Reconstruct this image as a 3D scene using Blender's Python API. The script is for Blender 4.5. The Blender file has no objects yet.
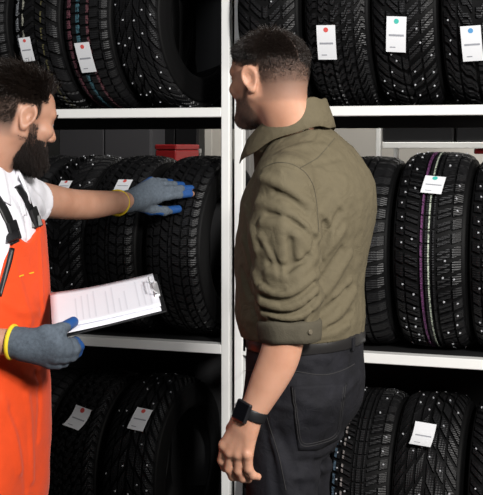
import bpy, math, random
import numpy as np
from mathutils import Vector, Matrix

S = bpy.context.scene
# ------------------------------------------------------------------ camera
FPX, HX, HY, EYE = 1150.0, 241.5, 145.0, 1.553
cam_d = bpy.data.cameras.new('camera')
cam = bpy.data.objects.new('camera', cam_d)
S.collection.objects.link(cam)
cam.location = (0, 0, EYE)
cam.rotation_euler = (math.pi / 2, 0, 0)
cam_d.sensor_fit = 'AUTO'
cam_d.sensor_width = 36.0
cam_d.lens = FPX * 36.0 / 495.0
cam_d.shift_y = -(247.5 - HY) / 495.0
cam_d.clip_start = 0.05
S.camera = cam
# ------------------------------------------------------------------ world, light, exposure
w = bpy.data.worlds.new('world')
S.world = w
w.use_nodes = True
w.node_tree.nodes['Background'].inputs[0].default_value = (0.9, 0.95, 1.0, 1)
w.node_tree.nodes['Background'].inputs[1].default_value = 0.006
S.view_settings.view_transform = 'Standard'
S.view_settings.look = 'None'
S.view_settings.gamma = 1.0
S.view_settings.use_curve_mapping = False
S.view_settings.exposure = 0.0


def area(name, loc, aim, size, power, col=(1, 1, 1)):
    d = bpy.data.lights.new(name, 'AREA')
    d.shape = 'RECTANGLE'
    d.size, d.size_y = size
    d.energy = power
    d.color = col
    o = bpy.data.objects.new(name, d)
    S.collection.objects.link(o)
    o.location = loc
    o.rotation_euler = (Vector(aim) - Vector(loc)).to_track_quat('-Z', 'Y').to_euler()
    return o


area('key_softbox', (1.35, -0.25, 2.75), (0.0, 3.2, 1.35), (0.45, 0.55), 195, (1.0, 0.975, 0.94))
area('side_softbox', (2.7, 1.7, 2.0), (0.0, 2.9, 1.35), (0.6, 0.9), 48, (1.0, 0.95, 0.88))
area('top_softbox', (-0.6, 0.6, 3.5), (0.0, 3.0, 1.2), (1.0, 0.8), 24, (0.95, 0.97, 1.0))
area('back_room_lamp', (0.75, 4.45, 2.95), (0.75, 6.6, 1.3), (1.4, 0.4), 48, (1.0, 0.97, 0.92))

# ------------------------------------------------------------------ helpers
SEED = np.random.RandomState(7)
THETA = math.radians(18.5)
SV = np.array([math.cos(THETA), -math.sin(THETA), 0.0])      # along the racks, to the right
NV = np.array([math.sin(THETA), math.cos(THETA), 0.0])       # into the racks
UP = np.array([0.0, 0.0, 1.0])
CAM = np.array([0.0, 0.0, EYE])
_q = (430 - HX) / FPX
O0 = np.array([3.65 * _q, 3.65, 0.0])                         # a point of the racks' front plane


def ray(px, py):
    d = np.array([(px - HX) / FPX, 1.0, -(py - HY) / FPX])
    return d / np.linalg.norm(d)


def P(px, py, Y):
    return np.array([(px - HX) / FPX * Y, Y, EYE - (py - HY) / FPX * Y])


def plane_u(px, off):
    """distance along the racks where the view through column px meets the plane off behind the front"""
    d = np.array([(px - HX) / FPX, 1.0, 0.0])
    t = ((O0 + NV * off) @ NV) / (d @ NV)
    return (d * t - O0) @ SV


def W(u, off, z):
    return O0 + SV * u + NV * off + UP * z


def node_mat(name):
    m = bpy.data.materials.new(name)
    m.use_nodes = True
    nt = m.node_tree
    return m, nt, nt.nodes['Principled BSDF']


def mat(name, col, rough=0.5, metal=0.0, spec=0.5, noise=0.0, nscale=20.0, bump=0.0, bscale=200.0, sheen=0.0, sss=0.0, crease=0.0):
    m, nt, b = node_mat(name)
    b.inputs['Base Color'].default_value = (*col, 1)
    b.inputs['Roughness'].default_value = rough
    b.inputs['Metallic'].default_value = metal
    b.inputs['Specular IOR Level'].default_value = spec
    if sheen:
        b.inputs['Sheen Weight'].default_value = sheen
        b.inputs['Sheen Roughness'].default_value = 0.5
    if sss:
        b.inputs['Subsurface Weight'].default_value = sss
        b.inputs['Subsurface Radius'].default_value = (0.012, 0.004, 0.002)
        b.inputs['Subsurface Scale'].default_value = 0.6
    tc = nt.nodes.new('ShaderNodeTexCoord')
    if noise:
        n = nt.nodes.new('ShaderNodeTexNoise')
        n.inputs['Scale'].default_value = nscale
        n.inputs['Detail'].default_value = 5
        r = nt.nodes.new('ShaderNodeMixRGB')
        r.inputs[1].default_value = (*[c * (1 - noise) for c in col], 1)
        r.inputs[2].default_value = (*[min(1, c * (1 + noise)) for c in col], 1)
        nt.links.new(tc.outputs['Object'], n.inputs['Vector'])
        nt.links.new(n.outputs['Fac'], r.inputs[0])
        nt.links.new(r.outputs[0], b.inputs['Base Color'])
    if bump:
        n2 = nt.nodes.new('ShaderNodeTexNoise')
        n2.inputs['Scale'].default_value = bscale
        n2.inputs['Detail'].default_value = 3
        bp = nt.nodes.new('ShaderNodeBump')
        bp.inputs['Strength'].default_value = bump
        bp.inputs['Distance'].default_value = 0.002
        nt.links.new(tc.outputs['Object'], n2.inputs['Vector'])
        nt.links.new(n2.outputs['Fac'], bp.inputs['Height'])
        nt.links.new(bp.outputs[0], b.inputs['Normal'])
        if crease:
            n3 = nt.nodes.new('ShaderNodeTexNoise')
            n3.inputs['Scale'].default_value = 26
            n3.inputs['Detail'].default_value = 5
            n3.inputs['Distortion'].default_value = 0.9
            b3 = nt.nodes.new('ShaderNodeBump')
            b3.inputs['Strength'].default_value = crease
            b3.inputs['Distance'].default_value = 0.006
            nt.links.new(tc.outputs['Object'], n3.inputs['Vector'])
            nt.links.new(n3.outputs['Fac'], b3.inputs['Height'])
            nt.links.new(b3.outputs[0], bp.inputs['Normal'])
    return m


def mk(name, V, F, m, parent=None, smooth=True, uv=None, loc=None):
    V = np.asarray(V, float)
    me = bpy.data.meshes.new(name)
    o = bpy.data.objects.new(name, me)
    off = np.zeros(3)
    if loc is not None:
        off = np.array(loc, float)
        o.location = loc
    elif parent is not None and 'world_base' in parent:
        off = np.array(parent['world_base'])
        o['world_base'] = tuple(off)
    me.from_pydata((V - off).tolist(), [], [tuple(int(i) for i in f) for f in F])
    if uv is not None:
        L = me.uv_layers.new(name='UVMap')
        idx = np.zeros(len(me.loops), int)
        me.loops.foreach_get('vertex_index', idx)
        L.data.foreach_set('uv', np.asarray(uv, np.float32)[idx].ravel())
    if smooth:
        me.polygons.foreach_set('use_smooth', [True] * len(me.polygons))
    for mm in (m if isinstance(m, (list, tuple)) else [m]):
        me.materials.append(mm)
    me.update()
    S.collection.objects.link(o)
    if parent is not None:
        o.parent = parent
    return o


def base_of(o, child):
    """children of a thing built in world coordinates share its origin"""
    child['world_base'] = o['world_base']


def empty(name, loc=(0, 0, 0), rz=0.0):
    o = bpy.data.objects.new(name, None)
    o.empty_display_size = 0.1
    S.collection.objects.link(o)
    o.location = loc
    o.rotation_euler = (0, 0, rz)
    return o


def tag(o, label, cat, group=None):
    o['label'] = label
    o['category'] = cat
    if group:
        o['group'] = group
    return o


class MB:
    """collects shapes for one mesh"""
    def __init__(s):
        s.V, s.F = [], []

    def add(s, V, F):
        n = len(s.V)
        s.V += [tuple(v) for v in V]
        s.F += [tuple(i + n for i in f) for f in F]
        return s

    def box(s, c, ax, ay, az, bev=0.0):
        """box with centre c and half-axis vectors; bevelled edges if bev"""
        c, ax, ay, az = [np.asarray(q, float) for q in (c, ax, ay, az)]
        L = [np.linalg.norm(q) for q in (ax, ay, az)]
        U = [q / l for q, l in zip((ax, ay, az), L)]
        b = min(bev, min(L) * 0.45)
        if b <= 0:
            V = [c + i * ax + j * ay + k * az for i in (-1, 1) for j in (-1, 1) for k in (-1, 1)]
            F = [(0, 1, 3, 2), (4, 6, 7, 5), (0, 4, 5, 1), (2, 3, 7, 6), (0, 2, 6, 4), (1, 5, 7, 3)]
            return s.add(V, F)
        V, ix = [], {}
        for sg in [(i, j, k) for i in (-1, 1) for j in (-1, 1) for k in (-1, 1)]:
            for a in range(3):
                p = c.copy()
                for q in range(3):
                    p = p + U[q] * sg[q] * (L[q] if q == a else L[q] - b)
                ix[sg, a] = len(V)
                V.append(p)
        F = []
        for a in range(3):
            o1, o2 = [q for q in range(3) if q != a]
            for sg in (-1, 1):
                f = []
                for (x, y) in ((-1, -1), (1, -1), (1, 1), (-1, 1)):
                    k = [0, 0, 0]; k[a] = sg; k[o1] = x; k[o2] = y
                    f.append(ix[tuple(k), a])
                F.append(f)
            for x in (-1, 1):
                for y in (-1, 1):
                    k0 = [0, 0, 0]; k0[o1] = x; k0[o2] = y
                    k1 = list(k0); k0[a] = -1; k1[a] = 1
                    F.append((ix[tuple(k0), o1], ix[tuple(k1), o1], ix[tuple(k1), o2], ix[tuple(k0), o2]))
        for sg in [(i, j, k) for i in (-1, 1) for j in (-1, 1) for k in (-1, 1)]:
            F.append((ix[sg, 0], ix[sg, 1], ix[sg, 2]))
        return s.add(V, F)

    def tube(s, pts, r, n=8, closed=False):
        pts = [np.asarray(p, float) for p in pts]
        rr = r if isinstance(r, (list, tuple, np.ndarray)) else [r] * len(pts)
        m = len(pts)
        base = len(s.V)
        prev = None
        for i, p in enumerate(pts):
            a = pts[(i - 1) % m] if closed or i > 0 else pts[i]
            b = pts[(i + 1) % m] if closed or i < m - 1 else pts[i]
            t = b - a
            t = t / (np.linalg.norm(t) + 1e-12)
            if prev is None:
                h = np.array([0, 0, 1.0]) if abs(t[2]) < 0.9 else np.array([1.0, 0, 0])
                x = np.cross(t, h)
            else:
                x = prev - t * (prev @ t)
            x = x / (np.linalg.norm(x) + 1e-12)
            prev = x
            y = np.cross(t, x)
            for k in range(n):
                an = 2 * math.pi * k / n
                s.V.append(tuple(p + rr[i] * (x * math.cos(an) + y * math.sin(an))))
        for i in range(m if closed else m - 1):
            for k in range(n):
                a0 = base + i * n + k; a1 = base + i * n + (k + 1) % n
                b0 = base + ((i + 1) % m) * n + k; b1 = base + ((i + 1) % m) * n + (k + 1) % n
                s.F.append((a0, a1, b1, b0))
        if not closed:
            s.F.append(tuple(base + k for k in range(n))[::-1])
            s.F.append(tuple(base + (m - 1) * n + k for k in range(n)))
        return s

    def build(s, name, m, parent=None, smooth=False, loc=None):
        return mk(name, s.V, s.F, m, parent, smooth, loc=loc)


# ---- implicit surfaces, for people and cloth
def smin(a, b, k):
    h = np.clip(0.5 + 0.5 * (b - a) / k, 0, 1)
    return b * (1 - h) + a * h - k * h * (1 - h)


def smax(a, b, k):
    return -smin(-a, -b, k)


def cone(p, a, b, ra, rb):
    a = np.asarray(a, float); b = np.asarray(b, float)
    ab = b - a
    t = np.clip(((p - a) @ ab) / (ab @ ab + 1e-12), 0, 1)
    q = p - a - t[:, None] * ab
    return np.sqrt((q * q).sum(1)) - (ra + (rb - ra) * t)


def chain(p, pts, rs, k=0.012):
    d = None
    for i in range(len(pts) - 1):
        e = cone(p, pts[i], pts[i + 1], rs[i], rs[i + 1])
        d = e if d is None else smin(d, e, k)
    return d


def limb(p, pts, rs):
    """a limb whose axis and thickness run smoothly through the given points"""
    A = np.column_stack([np.asarray(pts, float), rs])
    t = np.arange(len(A))
    tt = np.linspace(0, len(A) - 1, 4 * (len(A) - 1) + 1)
    q = np.stack([np.interp(tt, t, A[:, k]) for k in range(4)], 1)
    for _ in range(4):
        q[1:-1] = .25 * q[:-2] + .5 * q[1:-1] + .25 * q[2:]
    d = None
    for i in range(len(q) - 1):
        e = cone(p, q[i, :3], q[i + 1, :3], q[i, 3], q[i + 1, 3])
        d = e if d is None else np.minimum(d, e)
    return d


def ell(p, c, r, M=None):
    q = p - np.asarray(c, float)
    if M is not None:
        q = q @ M
    r = np.asarray(r, float)
    k0 = np.sqrt(((q / r) ** 2).sum(1))
    k1 = np.sqrt(((q / (r * r)) ** 2).sum(1)) + 1e-9
    return k0 * (k0 - 1) / k1


def hash3(i, j, k):
    n = (i * 374761393 + j * 668265263 + k * 2147483647 + 1013904223) & 0xFFFFFFFF
    n = ((n ^ (n >> 13)) * 1274126177) & 0xFFFFFFFF
    return ((n ^ (n >> 16)) & 0xFFFF) / 65535.0


def noise(p):
    f = np.floor(p).astype(np.int64)
    t = p - f
    t = t * t * (3 - 2 * t)
    r = 0
    for a in (0, 1):
        for b in (0, 1):
            for c in (0, 1):
                wt = (t[:, 0] if a else 1 - t[:, 0]) * (t[:, 1] if b else 1 - t[:, 1]) * (t[:, 2] if c else 1 - t[:, 2])
                r = r + wt * hash3(f[:, 0] + a, f[:, 1] + b, f[:, 2] + c)
    return r


def bounded(fn, p, c, r, pad=.05):
    """evaluate fn only near the ball (c, r); elsewhere the distance to that ball"""
    q = p - c
    d = np.sqrt((q * q).sum(1)) - r
    m = d < pad
    if m.any():
        d[m] = fn(p[m])
    return d


def sdf_mesh(fn, lo, hi, h):
    lo = np.asarray(lo, float); hi = np.asarray(hi, float)
    n = np.ceil((hi - lo) / h).astype(int) + 1
    D = np.full(n, 1.0, np.float32)
    B = 16
    blocks = [(i, j, k) for i in range(0, n[0], B) for j in range(0, n[1], B) for k in range(0, n[2], B)]
    cen = lo + (np.array(blocks) + B / 2) * h
    dc = fn(cen)
    rad = B * h * 0.87 * 1.35 + 0.012
    for (i, j, k), d0 in zip(blocks, dc):
        e = [min(B, n[0] - i), min(B, n[1] - j), min(B, n[2] - k)]
        if abs(d0) > rad:
            D[i:i + e[0], j:j + e[1], k:k + e[2]] = d0
            continue
        g = np.stack(np.meshgrid(np.arange(i, i + e[0]), np.arange(j, j + e[1]), np.arange(k, k + e[2]), indexing='ij'), -1).reshape(-1, 3)
        D[i:i + e[0], j:j + e[1], k:k + e[2]] = fn(lo + g * h).reshape(e)
    ins = D < 0
    c = np.zeros(n - 1, np.int8)
    for a in (0, 1):
        for b in (0, 1):
            for d in (0, 1):
                c += ins[a:n[0] - 1 + a, b:n[1] - 1 + b, d:n[2] - 1 + d]
    cells = np.argwhere((c > 0) & (c < 8))
    idm = np.full(n - 1, -1, np.int64)
    idm[tuple(cells.T)] = np.arange(len(cells))
    acc = np.zeros((len(cells), 3)); cnt = np.zeros(len(cells))
    cor = [(a, b, d) for a in (0, 1) for b in (0, 1) for d in (0, 1)]
    for x in cor:
        for ax in range(3):
            if x[ax]:
                continue
            y = list(x); y[ax] = 1
            va = D[tuple((cells + x).T)]; vb = D[tuple((cells + y).T)]
            mk_ = (va < 0) != (vb < 0)
            t = np.where(mk_, va / np.where(mk_, va - vb, 1), 0)
            q = cells + np.array(x) + 0.0
            q[:, ax] += t
            acc[mk_] += q[mk_]; cnt[mk_] += 1
    V = lo + acc / cnt[:, None] * h
    F = []
    for ax in range(3):
        o1, o2 = (ax + 1) % 3, (ax + 2) % 3
        sa = [slice(None)] * 3; sb = [slice(None)] * 3
        sa[ax] = slice(0, n[ax] - 1); sb[ax] = slice(1, n[ax])
        A = ins[tuple(sa)]; Bq = ins[tuple(sb)]
        ed = np.argwhere(A != Bq)
        ed = ed[(ed[:, o1] > 0) & (ed[:, o2] > 0) & (ed[:, o1] < n[o1] - 1) & (ed[:, o2] < n[o2] - 1)]
        flip = A[tuple(ed.T)]
        q = []
        for (u, v) in ((1, 1), (0, 1), (0, 0), (1, 0)):
            g = ed.copy(); g[:, o1] -= u; g[:, o2] -= v
            q.append(idm[tuple(g.T)])
        q = np.stack(q, 1)
        q[~flip] = q[~flip][:, ::-1]
        F.append(q)
    F = np.concatenate(F)
    F = F[(F >= 0).all(1)]
    for _ in range(2):
        d, g = grad(fn, V)
        V = V - np.clip(d, -h * .35, h * .35)[:, None] * g * 0.6
    return V, F


def grad(fn, V, e=0.0015):
    d = fn(V)
    g = np.stack([fn(V + np.eye(3)[i] * e) - fn(V - np.eye(3)[i] * e) for i in range(3)], 1)
    return d, g / (np.linalg.norm(g, axis=1, keepdims=True) + 1e-9)


def march(fn, o, d, tmax=6.0, n=120, step=0.8):
    """first hits of rays o + t d with an implicit surface"""
    o = np.atleast_2d(np.asarray(o, float)); d = np.atleast_2d(np.asarray(d, float))
    o = np.broadcast_to(o, d.shape) if len(o) == 1 else o
    t = np.zeros(len(d))
    for _ in range(n):
        t = np.minimum(t + fn(o + d * t[:, None]) * step, tmax)
    return o + d * t[:, None], t


def surf(fn, pts, y0=1.2):
    """points of the implicit surface seen through the pixels pts"""
    d = np.array([ray(*q) for q in pts])
    o = CAM + d * (y0 / d[:, 1])[:, None]
    return march(fn, o, d)[0]


def ribbon(fn, P3, width, lift, thick, wdir=None, name='strap', m=None, parent=None, edge=True):
    """a band laid along the surface points P3 (with thickness)"""
    P3 = np.asarray(P3)
    _, N = grad(fn, P3, 0.006)
    T = np.gradient(P3, axis=0)
    T /= np.linalg.norm(T, axis=1, keepdims=True) + 1e-9
    B = np.cross(N, T) if wdir is None else np.broadcast_to(wdir, T.shape)
    B = B / (np.linalg.norm(B, axis=1, keepdims=True) + 1e-9)
    wd = np.broadcast_to(np.asarray(width, float), (len(P3),))
    V, F = [], []
    K = 5
    for i in range(len(P3)):
        row = [P3[i] + B[i] * wd[i] * (j / (K - 1) - 0.5) for j in range(K)]
        row = np.array(row)
        d, g = grad(fn, row, 0.006)
        row = row - d[:, None] * g
        top = row + g * (lift + thick)
        bot = row + g * (lift - 0.004)
        V += list(top) + list(bot[::-1])
    M_ = 2 * K
    for i in range(len(P3) - 1):
        for k in range(M_):
            F.append((i * M_ + k, i * M_ + (k + 1) % M_, (i + 1) * M_ + (k + 1) % M_, (i + 1) * M_ + k))
    F.append(tuple(range(M_))[::-1])
    F.append(tuple((len(P3) - 1) * M_ + k for k in range(M_)))
    return mk(name, V, F, m, parent, True)


def densify(pts, n):
    pts = np.asarray(pts, float)
    L = np.concatenate([[0], np.cumsum(np.linalg.norm(np.diff(pts, axis=0), axis=1))])
    t = np.linspace(0, L[-1], n)
    # smooth (Catmull-like) by repeated averaging of a fine linear resample
    q = np.stack([np.interp(t, L, pts[:, k]) for k in range(pts.shape[1])], 1)
    for _ in range(max(1, n // 6)):
        q[1:-1] = 0.25 * q[:-2] + 0.5 * q[1:-1] + 0.25 * q[2:]
    return q


def patch(fn, corners, nu, nv, lift, thick, name, m, parent, y0=1.2, shape=None):
    """a cloth piece laid over the surface inside the pixel quad corners (tl, tr, br, bl)"""
    c = np.asarray(corners, float)
    uu, vv = np.meshgrid(np.linspace(0, 1, nu), np.linspace(0, 1, nv))
    if shape:
        uu, vv = shape(uu, vv)
    q = ((1 - uu) * (1 - vv))[..., None] * c[0] + (uu * (1 - vv))[..., None] * c[1] + (uu * vv)[..., None] * c[2] + ((1 - uu) * vv)[..., None] * c[3]
    X = surf(fn, q.reshape(-1, 2), y0)
    _, N = grad(fn, X, 0.004)
    top = X + N * (lift + thick); bot = X + N * (lift - 0.003)
    n = nu * nv
    V = np.concatenate([top, bot])
    F = []
    for j in range(nv - 1):
        for i in range(nu - 1):
            a = j * nu + i
            F.append((a, a + nu, a + nu + 1, a + 1))
            F.append((n + a, n + a + 1, n + a + nu + 1, n + a + nu))
    b = [i for i in range(nu)] + [j * nu + nu - 1 for j in range(1, nv)] + [(nv - 1) * nu + i for i in range(nu - 2, -1, -1)] + [j * nu for j in range(nv - 2, 0, -1)]
    for i in range(len(b)):
        a, d = b[i], b[(i + 1) % len(b)]
        F.append((a, d, n + d, n + a))
    return mk(name, V, F, m, parent, True)


def rot_frame(fwd, pitch=0.0, roll=0.0):
    """columns right, forward, up of a head that faces fwd, pitched down, rolled"""
    f = np.array([fwd[0], fwd[1], 0.0]); f /= np.linalg.norm(f)
    r = np.array([f[1], -f[0], 0.0])
    u = UP.copy()
    cp, sp = math.cos(pitch), math.sin(pitch)
    f2 = f * cp - u * sp
    u2 = u * cp + f * sp
    cr, sr = math.cos(roll), math.sin(roll)
    r3 = r * cr + u2 * sr
    u3 = u2 * cr - r * sr
    return np.stack([r3, f2, u3], 1)
# ------------------------------------------------------------------ setting
M_floor = mat('floor_concrete', (0.055, 0.055, 0.058), 0.55, noise=0.25, nscale=6)
M_wall = mat('wall_paint', (0.60, 0.57, 0.52), 0.8, noise=0.05, nscale=3)
M_wall_dark = mat('wall_panel_grey', (0.075, 0.073, 0.08), 0.7, noise=0.15, nscale=4)
M_white = mat('white_powder_coat', (0.87, 0.87, 0.85), 0.38, noise=0.03, nscale=30)
M_deck = mat('dark_deck', (0.012, 0.012, 0.013), 0.6)
M_black = mat('black_plastic', (0.006, 0.006, 0.007), 0.45)
M_steel = mat('steel', (0.75, 0.75, 0.76), 0.3, 0.55)

fl = MB().box((0, 3.5, -0.02), (4.5, 0, 0), (0, 4.5, 0), (0, 0, 0.02)).build('floor', M_floor)
fl['kind'] = 'structure'
wb = MB().box(W(0, 3.6, 1.6), SV * 4.2, NV * 0.05, UP * 1.6).build('wall_back', M_wall)
wb['kind'] = 'structure'


def zpix(px, py, off):
    return EYE - (py - HY) / FPX * W(plane_u(px, off), off, 0)[1]


Z_TOP = zpix(425, 105.2, 0.0)
Z_MID = zpix(425, 356.6, 0.0)
Z_LOW = 0.085
LIP = 0.032
DEPTH = 0.46


def rack(name, u0, u1, label):
    c = W((u0 + u1) / 2, DEPTH / 2, 0)
    root = empty(name, c)
    root['world_base'] = tuple(c)
    tag(root, label, 'shelving', 'white tyre racks standing in line')
    pw = 0.029
    for u in (u0 + pw / 2, u1 - pw / 2):
        for off in (0.018, DEPTH - 0.018):
            MB().box(W(u, off, 1.27), SV * pw / 2, NV * 0.018, UP * 1.27, 0.002).build('post', M_white, root)
    for z in (Z_LOW, Z_MID, Z_TOP, 2.53):
        MB().box(W((u0 + u1) / 2, 0.024, z - LIP / 2), SV * ((u1 - u0) / 2 - pw), NV * 0.024, UP * LIP / 2, 0.002).build('shelf_beam', M_white, root)
        hb = 0.033 if z == Z_TOP else LIP / 2
        MB().box(W((u0 + u1) / 2, DEPTH - 0.012, z - hb), SV * ((u1 - u0) / 2 - pw), NV * 0.012, UP * hb, 0.002).build('shelf_beam', M_white if z != Z_TOP else M_deck, root)
        MB().box(W((u0 + u1) / 2, DEPTH / 2, z - 0.008), SV * ((u1 - u0) / 2 - pw), NV * (DEPTH / 2 - 0.05), UP * 0.006).build('shelf_deck', M_deck, root)
    for (z0, z1) in ((Z_TOP + 0.002, 2.49), (Z_LOW + 0.002, Z_MID - 0.04)):  # dark sheets added behind every shelf so the gaps between tyres read black
        MB().box(W((u0 + u1) / 2, DEPTH + 0.006, (z0 + z1) / 2), SV * ((u1 - u0) / 2), NV * 0.004, UP * (z1 - z0) / 2).build('dark_backing', M_deck, root)
    MB().box(W((u0 + u1) / 2, DEPTH + 0.006, Z_MID + 0.27), SV * ((u1 - u0) / 2), NV * 0.004, UP * 0.265).build('dark_backing', M_deck, root)
    return root


uL1 = plane_u(229.2, 0)
uR0 = plane_u(234.2, 0)
rack('tyre_rack', uL1 - 1.25, uL1, 'white metal tyre rack in front of the bearded worker, left of the paired posts')
rack('tyre_rack', uR0, uR0 + 1.25, 'white metal tyre rack behind the man in olive shirt, right of the paired posts')

# ------------------------------------------------------------------ tyres
M_stud = mat('stud_metal', (0.52, 0.53, 0.56), 0.4, 0.2)
M_side = mat('sidewall_rubber', (0.0035, 0.0035, 0.0037), 0.6, spec=0.12, bump=0.15, bscale=260)


def tread_mat(name, stripes=()):
    """rubber; thin factory colour lines painted round the tread at fixed places across it"""
    m, nt, b = node_mat(name)
    b.inputs['Roughness'].default_value = 0.42
    b.inputs['Specular IOR Level'].default_value = 0.4
    uv = nt.nodes.new('ShaderNodeUVMap'); uv.uv_map = 'UVMap'
    sx = nt.nodes.new('ShaderNodeSeparateXYZ')
    nt.links.new(uv.outputs[0], sx.inputs[0])
    tc = nt.nodes.new('ShaderNodeTexCoord')
    n = nt.nodes.new('ShaderNodeTexNoise'); n.inputs['Scale'].default_value = 34; n.inputs['Detail'].default_value = 4
    nt.links.new(tc.outputs['Object'], n.inputs['Vector'])
    base = nt.nodes.new('ShaderNodeMixRGB')
    base.inputs[1].default_value = (0.0045, 0.0045, 0.005, 1)
    base.inputs[2].default_value = (0.010, 0.010, 0.011, 1)
    nt.links.new(n.outputs['Fac'], base.inputs[0])
    out = base.outputs[0]
    for (v, hw, col) in stripes:
        s1 = nt.nodes.new('ShaderNodeMath'); s1.operation = 'SUBTRACT'; s1.inputs[1].default_value = v
        nt.links.new(sx.outputs[1], s1.inputs[0])
        s2 = nt.nodes.new('ShaderNodeMath'); s2.operation = 'ABSOLUTE'
        nt.links.new(s1.outputs[0], s2.inputs[0])
        s3 = nt.nodes.new('ShaderNodeMath'); s3.operation = 'LESS_THAN'; s3.inputs[1].default_value = hw
        nt.links.new(s2.outputs[0], s3.inputs[0])
        s4 = nt.nodes.new('ShaderNodeMath'); s4.operation = 'MULTIPLY'
        n2 = nt.nodes.new('ShaderNodeTexNoise'); n2.inputs['Scale'].default_value = 150; n2.inputs['Detail'].default_value = 2
        nt.links.new(tc.outputs['Object'], n2.inputs['Vector'])
        rmp = nt.nodes.new('ShaderNodeMapRange'); rmp.inputs[1].default_value = 0.3; rmp.inputs[2].default_value = 0.55
        nt.links.new(n2.outputs['Fac'], rmp.inputs[0])
        nt.links.new(s3.outputs[0], s4.inputs[0]); nt.links.new(rmp.outputs[0], s4.inputs[1])
        mx = nt.nodes.new('ShaderNodeMixRGB')
        mx.inputs[2].default_value = (*col, 1)
        nt.links.new(s4.outputs[0], mx.inputs[0]); nt.links.new(out, mx.inputs[1])
        out = mx.outputs[0]
    nt.links.new(out, b.inputs['Base Color'])
    # fine sipes: narrow cuts across the blocks
    wv = nt.nodes.new('ShaderNodeMath'); wv.operation = 'SINE'
    ml = nt.nodes.new('ShaderNodeMath'); ml.operation = 'MULTIPLY'; ml.inputs[1].default_value = 2 * math.pi * 260
    nt.links.new(sx.outputs[0], ml.inputs[0]); nt.links.new(ml.outputs[0], wv.inputs[0])
    bp = nt.nodes.new('ShaderNodeBump'); bp.inputs['Strength'].default_value = 0.5; bp.inputs['Distance'].default_value = 0.0012
    nt.links.new(wv.outputs[0], bp.inputs['Height'])
    nt.links.new(bp.outputs[0], b.inputs['Normal'])
    return m


M_tread = tread_mat('tread_rubber')
M_tread_pink = tread_mat('tread_rubber_pink_blue', [(-0.74, .09, (.13, .05, .065)), (-0.3, .07, (.05, .12, .15)), (0.16, .055, (.12, .05, .06))])
M_tread_gold = tread_mat('tread_rubber_gold', [(-0.88, .09, (.45, .47, .50)), (-0.55, .04, (.3, .3, .25)), (0.03, .04, (.14, .13, .045)), (.33, .03, (.11, .10, .045))])
M_tread_purple = tread_mat('tread_rubber_purple_green', [(-0.20, .036, (.15, .05, .14)), (0.03, .024, (.48, .54, .44))])
M_tread_blue = tread_mat('tread_rubber_blue_white', [(-0.93, .05, (.10, .16, .22)), (-0.62, .035, (.30, .27, .26))])
M_tread_teal = tread_mat('tread_rubber_teal', [(0.55, .04, (.05, .22, .18))])
M_tread_moss = tread_mat('tread_rubber_moss', [(-0.55, .05, (.16, .20, .10))])
R0 = 0.3175
HWT = 0.098       # half width of the tread


def crown(v):
    return R0 - 0.010 * abs(v) ** 2.4 - 0.006 * max(0, abs(v) - 0.8) / 0.2


def carcass():
    prof = []
    G = 0.0095
    for v in np.linspace(-1, 1, 15):
        prof.append((v * HWT, crown(v) - G))
    side = [(0.1045, 0.293), (0.1075, 0.285), (0.1085, 0.279), (0.1125, 0.262), (0.1135, 0.248), (0.1122, 0.232), (0.1128, 0.229), (0.109, 0.216), (0.103, 0.207), (0.096, 0.203), (0.089, 0.203),
            (0.087, 0.210), (0.096, 0.235), (0.100, 0.26), (0.092, 0.29)]
    prof += side
    prof += [(-x, r) for x, r in side[::-1]]
    n, m = 96, len(prof)
    V, F = [], []
    for k in range(n):
        a = 2 * math.pi * k / n
        for x, r in prof:
            V.append((x, -r * math.cos(a), R0 + r * math.sin(a)))
    for k in range(n):
        for i in range(m):
            a, b = k * m + i, k * m + (i + 1) % m
            c, d = ((k + 1) % n) * m + (i + 1) % m, ((k + 1) % n) * m + i
            F.append((a, b, c, d))
    return V, F


def tread(cols, N, off, seed):
    """cols: (v0, v1, phase, fill, split) blocks per pitch; off(v) shifts them round the tyre (in pitches)"""
    rs = random.Random(seed)
    p = 2 * math.pi / N
    V, F, UV = [], [], []

    def pt(v, s, h):
        r = crown(v) + h
        V.append((v * HWT, -r * math.cos(s), R0 + r * math.sin(s)))
        UV.append((s / (2 * math.pi), v))

    for (v0, v1, ph, fill, split) in cols:
        m = 3 if abs(v1 - v0) > 0.2 else 2
        for i in range(N):
            segs = [(0, fill)] if split < 2 else [(k * fill / split, (k + 1) * fill / split - 0.07) for k in range(split)]
            for (f0, f1) in segs:
                base = len(V)
                for lev in range(2):
                    ins = 0.0 if lev == 0 else 0.0015
                    h = -0.012 if lev == 0 else 0.0
                    dv = ins / HWT
                    ds = ins / R0
                    for e in (0, 1):
                        for j in range(m + 1):
                            v = v0 + dv + (v1 - v0 - 2 * dv) * j / m
                            s = (i + ph + off(v)) * p + (f0 * p + ds if e == 0 else f1 * p - ds)
                            pt(v, s, h)
                q = m + 1
                top = base + 2 * q
                for j in range(m):
                    F.append((top + j, top + j + 1, top + q + j + 1, top + q + j))
                    F.append((base + j, base + j + 1, top + j + 1, top + j))
                    F.append((base + q + j, top + q + j, top + q + j + 1, base + q + j + 1))
                F.append((base, top, top + q, base + q))
                F.append((base + m, base + q + m, top + q + m, top + m))
    return V, F, UV


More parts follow.
